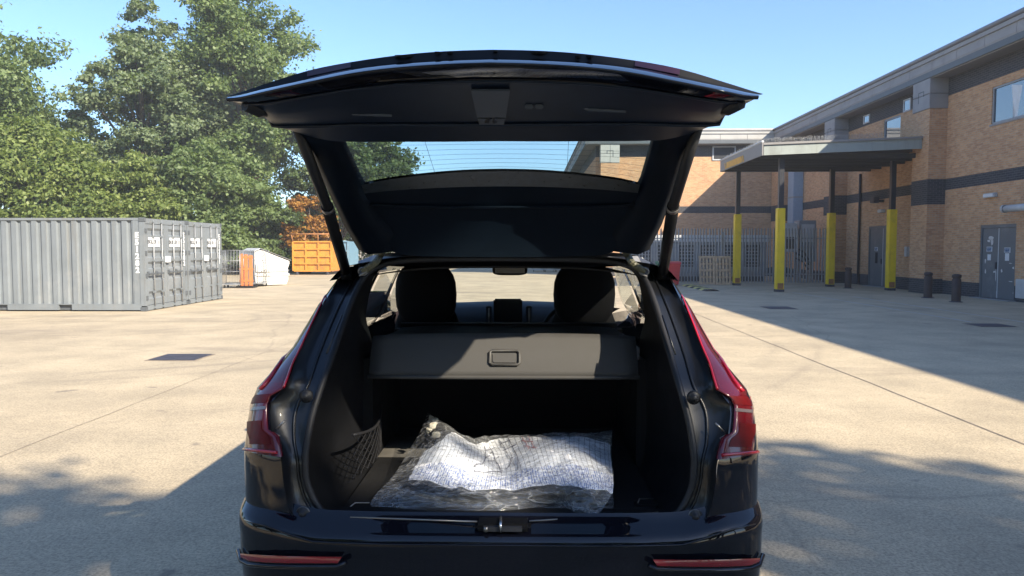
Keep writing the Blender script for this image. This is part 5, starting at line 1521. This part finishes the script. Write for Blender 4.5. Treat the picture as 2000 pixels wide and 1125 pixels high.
# latch cover plate in the middle of the tailgate trim
def onrow(px, py):     # depth on the trim between rows by image height
    y = float(np.interp(py, [156, 199, 242, 277], [2.02, 2.12, 2.27, 2.40])); p = on_y(px, py, y - .012); return p
lp = [onrow(920, 174), onrow(996, 174), onrow(988, 226), onrow(932, 226)]
mb().add(lp, [(0, 1, 2, 3)]).build('latch_cover', 'tailgate_trim_light', tgo, normals=False, solid=.006)
l2_ = [onrow(933, 229), onrow(987, 229), onrow(984, 240), onrow(936, 240)]
mb().add(l2_, [(0, 1, 2, 3)]).build('latch_cover', 'tailgate_trim_light', tgo, normals=False, solid=.006)
q = onrow(959, 225)
mb().tube([onrow(951, 238) + Vector((0, -.012, 0)), q + Vector((0, -.02, .014)), onrow(967, 238) + Vector((0, -.012, 0))], .009, 7).build('tailgate_latch', 'louvre_dark', tgo)
for px in (1033, 1053):
    q = onrow(px, 209); mb().box(q.x - .012, q.x + .012, q.y - .012, q.y + .004, q.z - .006, q.z + .006).build('button', 'tailgate_trim_light', tgo, bevel=.003)
for a, b in (((690, 222), (765, 225)), ((1150, 214), (1222, 217))):
    p, q = onrow(*a), onrow(*b); mb().tube([p + Vector((-.02, .006, .012)), p + Vector((0, 0, 0)), q], .006, 6).build('pull_handle', 'tailgate_trim_light', tgo)
# painted letters standing on the outer skin
for k, ch in enumerate('OVLOV'):
    px = (790, 868, 962, 1052, 1140)[k]
    y = 2.135; pp = on_y(px, float(np.interp(abs(px - 960), [0, 90, 175, 300], [96, 99, 106, 119])), y)
    text_obj('badge_letter', ch, .075, 'trim_black', basis((pp.x, pp.y + .01, pp.z - .004), (-1, 0, 0), (0, -.97, -.2)), tgo, .003, bold=.002)
# dark red patches standing in for tinted reflections on the skin's step
for sgn in (-1, 1):
    ra = smooth_poly([skin1[i] + Vector((0, -.006, .001)) for i in range(3, 5)], 4); rb = smooth_poly([topL[i] + Vector((0, -.006, -.002)) for i in range(3, 5)], 4)
    mb().grid([[C(p if sgn < 0 else mir(p)) for p in r_] for r_ in (ra, rb)]).build('reflection_patch', 'reflection_tint', tgo)
# side lugs under the tips
for sgn in (-1, 1):
    pts = [TG(478, 206, 2.08), TG(505, 214, 2.12), TG(522, 218, 2.18)]
    mb().tube([C(p if sgn < 0 else mir(p)) for p in pts], [.016, .022, .016], 8).build('lamp_plug', 'black_rubber', tgo)
# gas struts
for sgn in (-1, 1):
    a_ = TG(580, 248, 2.40); b_ = TG(640, 405, 2.66); c2 = S(676, 532, .02)
    if sgn > 0: a_, b_, c2 = mir(a_), mir(b_), mir(c2)
    st = mb().tube([C(a_), C(b_)], .019, 10).build('gas_strut', 'black_rubber', car)
    mb().tube([C(b_ + (a_ - b_) * .02), C(c2)], .0225, 10).build('strut_tube', 'trim_black', st)
    mb().lathe([(.001, -.03), (.024, -.03), (.026, .0), (.020, .02)], C(c2), 'z', 12).build('strut_foot', 'trim_black', st)
    mb().tube([C(b_ + (a_ - b_) * .005 + Vector((sgn * 0, 0, 0))), C(b_ + (c2 - b_) * .03)], .0235, 10).build('strut_ring', 'satin_metal', st)
# hinge plates and ribbed cable hoses
for sgn in (-1, 1):
    pl = [S(700, 512, -.004), S(716, 500, -.004), S(742, 500, -.004), S(716, 532, -.004), S(702, 540, -.004)]
    pts = [C(p if sgn < 0 else mir(p)) for p in pl]
    hp = mb().add(pts, [tuple(range(5))]).build('hinge_plate', 'grey_primer', car, normals=False, solid=.004)
    hs = [TG(748, 486, 3.05), S(742, 500, -.02), S(733, 513, -.022), S(718, 524, -.016), S(709, 530, .0)]
    hs = [C(p if sgn < 0 else mir(p)) for p in smooth_poly(hs, 8)]
    mb().tube(hs, [.0135 + .002 * (k % 2) for k in range(len(hs))], 9, smooth=False).build('cable_hose', 'hose_tape', car)
    mb().tube([hs[-1] + Vector((.018 * math.cos(a), 0, .014 * math.sin(a))) for a in np.linspace(0, 2 * math.pi, 14, endpoint=False)], .005, 5, closed=True).build('grommet', 'grey_primer', car)

# ================================================================== PLASTIC BAG in the boot
ctrl = [
 [(722, 988, .742), (790, 997, .744), (880, 999, .744), (980, 1000, .744), (1085, 990, .748), (1130, 1004, .745), (1170, 1006, .742)],
 [(735, 966, .765), (800, 968, .785), (890, 965, .800), (985, 966, .795), (1085, 956, .815), (1142, 962, .815), (1190, 976, .785)],
 [(768, 931, .785), (830, 926, .815), (905, 936, .815), (985, 939, .810), (1072, 926, .835), (1142, 936, .845), (1199, 946, .815)],
 [(800, 880, .830), (855, 880, .885), (920, 896, .860), (985, 906, .815), (1060, 890, .865), (1122, 880, .885), (1196, 906, .835)],
 [(825, 836, .880), (866, 850, .915), (925, 868, .855), (970, 866, .815), (1050, 859, .870), (1120, 856, .890), (1193, 871, .845)],
 [(838, 808, .905), (862, 825, .895), (915, 855, .845), (960, 853, .815), (1045, 850, .845), (1120, 850, .855), (1196, 843, .875)]]
CP = np.array([[tuple(on_z(a, b, z)) for a, b, z in r_] for r_ in ctrl])
back = CP[-1].copy(); back[:, 1] += .05; back[:, 2] = .742
CP = np.concatenate([CP, back[None]], 0)
def cat(P, t):                 # Catmull-Rom along axis 0
    n = P.shape[0]; i = min(n - 2, max(0, int(t))); f = t - i
    g_ = [P[max(0, min(n - 1, i + k))] for k in (-1, 0, 1, 2)]
    return .5 * (2 * g_[1] + (g_[2] - g_[0]) * f + (2 * g_[0] - 5 * g_[1] + 4 * g_[2] - g_[3]) * f * f + (3 * g_[1] - g_[0] - 3 * g_[2] + g_[3]) * f ** 3)
def bagpt(u, v): return Vector(cat(cat(CP, v), u))      # u 0..6, v 0..6
def wr(u, v, s=0.0):
    p = Vector((u * 1.1 + s, v * 1.6, .3)); a_ = noise.noise(p * .9); b_ = noise.noise(p * 2.3 + Vector((4, 2, 1))); c3 = noise.noise(p * 5.1)
    d4 = noise.noise(Vector((u * 3.2 + v * 1.1, v * 3.6 - u * .8, 2.2)))
    return (.5 - abs(a_)) * .020 + (.4 - abs(b_)) * .016 + (.3 - abs(d4)) * .014 * (1.5 if v < 2 else .7) + c3 * .003 - .013
bag = empty('plastic_bag', (CARX, 3.0, .735), 'clear plastic bag with a striped white printed sheet inside, lying in the open boot', 'plastic bag')
rows = []
for i in range(111):
    v = 6 * i / 110; row = []
    for j in range(151):
        u = 6 * j / 150; p = bagpt(u, v)
        edge = min(1, u * 2.5, (6 - u) * 2.5, v * 2.0)
        p.z = max(.738, p.z + wr(u, v) * edge + .004); row.append(p)
    rows.append(row)
mb().grid(rows).build('film', 'clear_plastic_film', bag)
rows = [[bagpt(u, v) * 1 for u in np.linspace(0, 6, 30)] for v in np.linspace(0, 6, 24)]
for r_ in rows:
    for p in r_: p.z = .7365 + .002 * (1 + math.sin(p.x * 40) * math.cos(p.y * 31))
mb().grid(rows).build('film_underside', 'clear_plastic_film', bag)
def sheetpt(s, t, lift=0.0):    # s 0..1 across, t 0..1 near -> far
    u = .55 + 5.45 * s; vn = 1.95 - .25 * math.sin(math.pi * s) - .25 * s; vf = float(np.interp(s, [0, .1, .17, .3, .4, .55, .7, .8, 1], [3.0, 4.15, 4.7, 4.35, 4.5, 4.95, 4.95, 4.6, 4.2]))
    v = vn + (vf - vn) * t; p = bagpt(min(5.97, u), min(5.05, v))
    p.z = max(.741, p.z - .010 + wr(u * .7, v * .7, 3.0) * .8 + lift); return p
me_rows = [[sheetpt(j / 70, i / 40) for j in range(71)] for i in range(41)]
sh = mb().grid(me_rows).build('printed_sheet', 'striped_printed_sheet', bag, normals=False)
uvl = sh.data.uv_layers[0]
for pl_ in sh.data.polygons:
    for li_ in pl_.loop_indices:
        vi = sh.data.loops[li_].vertex_index; uvl.data[li_].uv = ((vi % 71) / 70, (vi // 71) / 40)
# bold outlined characters printed across the stripes
def glyph(segs, mat, w=.0015):
    m_ = mb()
    for seg in segs:
        pts = []
        for k in range(len(seg) - 1):
            for q in range(5): t = q / 5; pts.append(sheetpt(seg[k][0] + (seg[k + 1][0] - seg[k][0]) * t, seg[k][1] + (seg[k + 1][1] - seg[k][1]) * t, .0035))
        pts.append(sheetpt(*seg[-1], .0035)); m_.tube(pts, w, 4)
    m_.build('printed_character', mat, sh)
glyph([[(.36, .88), (.35, .62), (.40, .70)], [(.35, .62), (.33, .45), (.29, .42), (.30, .33), (.44, .40)], [(.40, .85), (.41, .55), (.43, .38)], [(.36, .75), (.44, .80)], [(.36, .55), (.44, .62)]], 'ink_dark')
glyph([[(.48, .92), (.485, .60), (.50, .42)], [(.52, .95), (.525, .55), (.51, .35)], [(.47, .80), (.53, .84)], [(.47, .66), (.54, .70)], [(.46, .40), (.50, .55)]], 'ink_dark')
glyph([[(.575, .92), (.585, .60)], [(.60, .9), (.61, .62)], [(.57, .8), (.615, .78)], [(.57, .66), (.62, .62)]], 'ink_red')
# cream foam chips gathered in the raised corner
for k in range(16):
    r_ = random.Random(k); u = .18 + .5 * r_.random(); v = 4.0 + .85 * r_.random(); p = bagpt(u, v)
    cushion(p.x + r_.uniform(-.005, .01), p.y + .008, p.z - .012 - .012 * r_.random(), .012 + .024 * r_.random(), .010 + .012 * r_.random(), .010 + .022 * r_.random(), 'foam_chip', bag, tilt=r_.uniform(-.8, .8), mat='foam_cream', pw=r_.uniform(2.0, 3.4))
# grey board lying on the floor at the back
mb().grid([[on_z(px, py, .740) for px in np.linspace(a_, b_, 6)] for py, a_, b_ in ((853, 728, 1130), (870, 716, 1120), (892, 700, 1100))]).build('boot_board', 'board_grey', None, solid=.004)
tag(bpy.data.objects['boot_board'], 'thin grey board lying flat at the back of the boot floor', 'board')
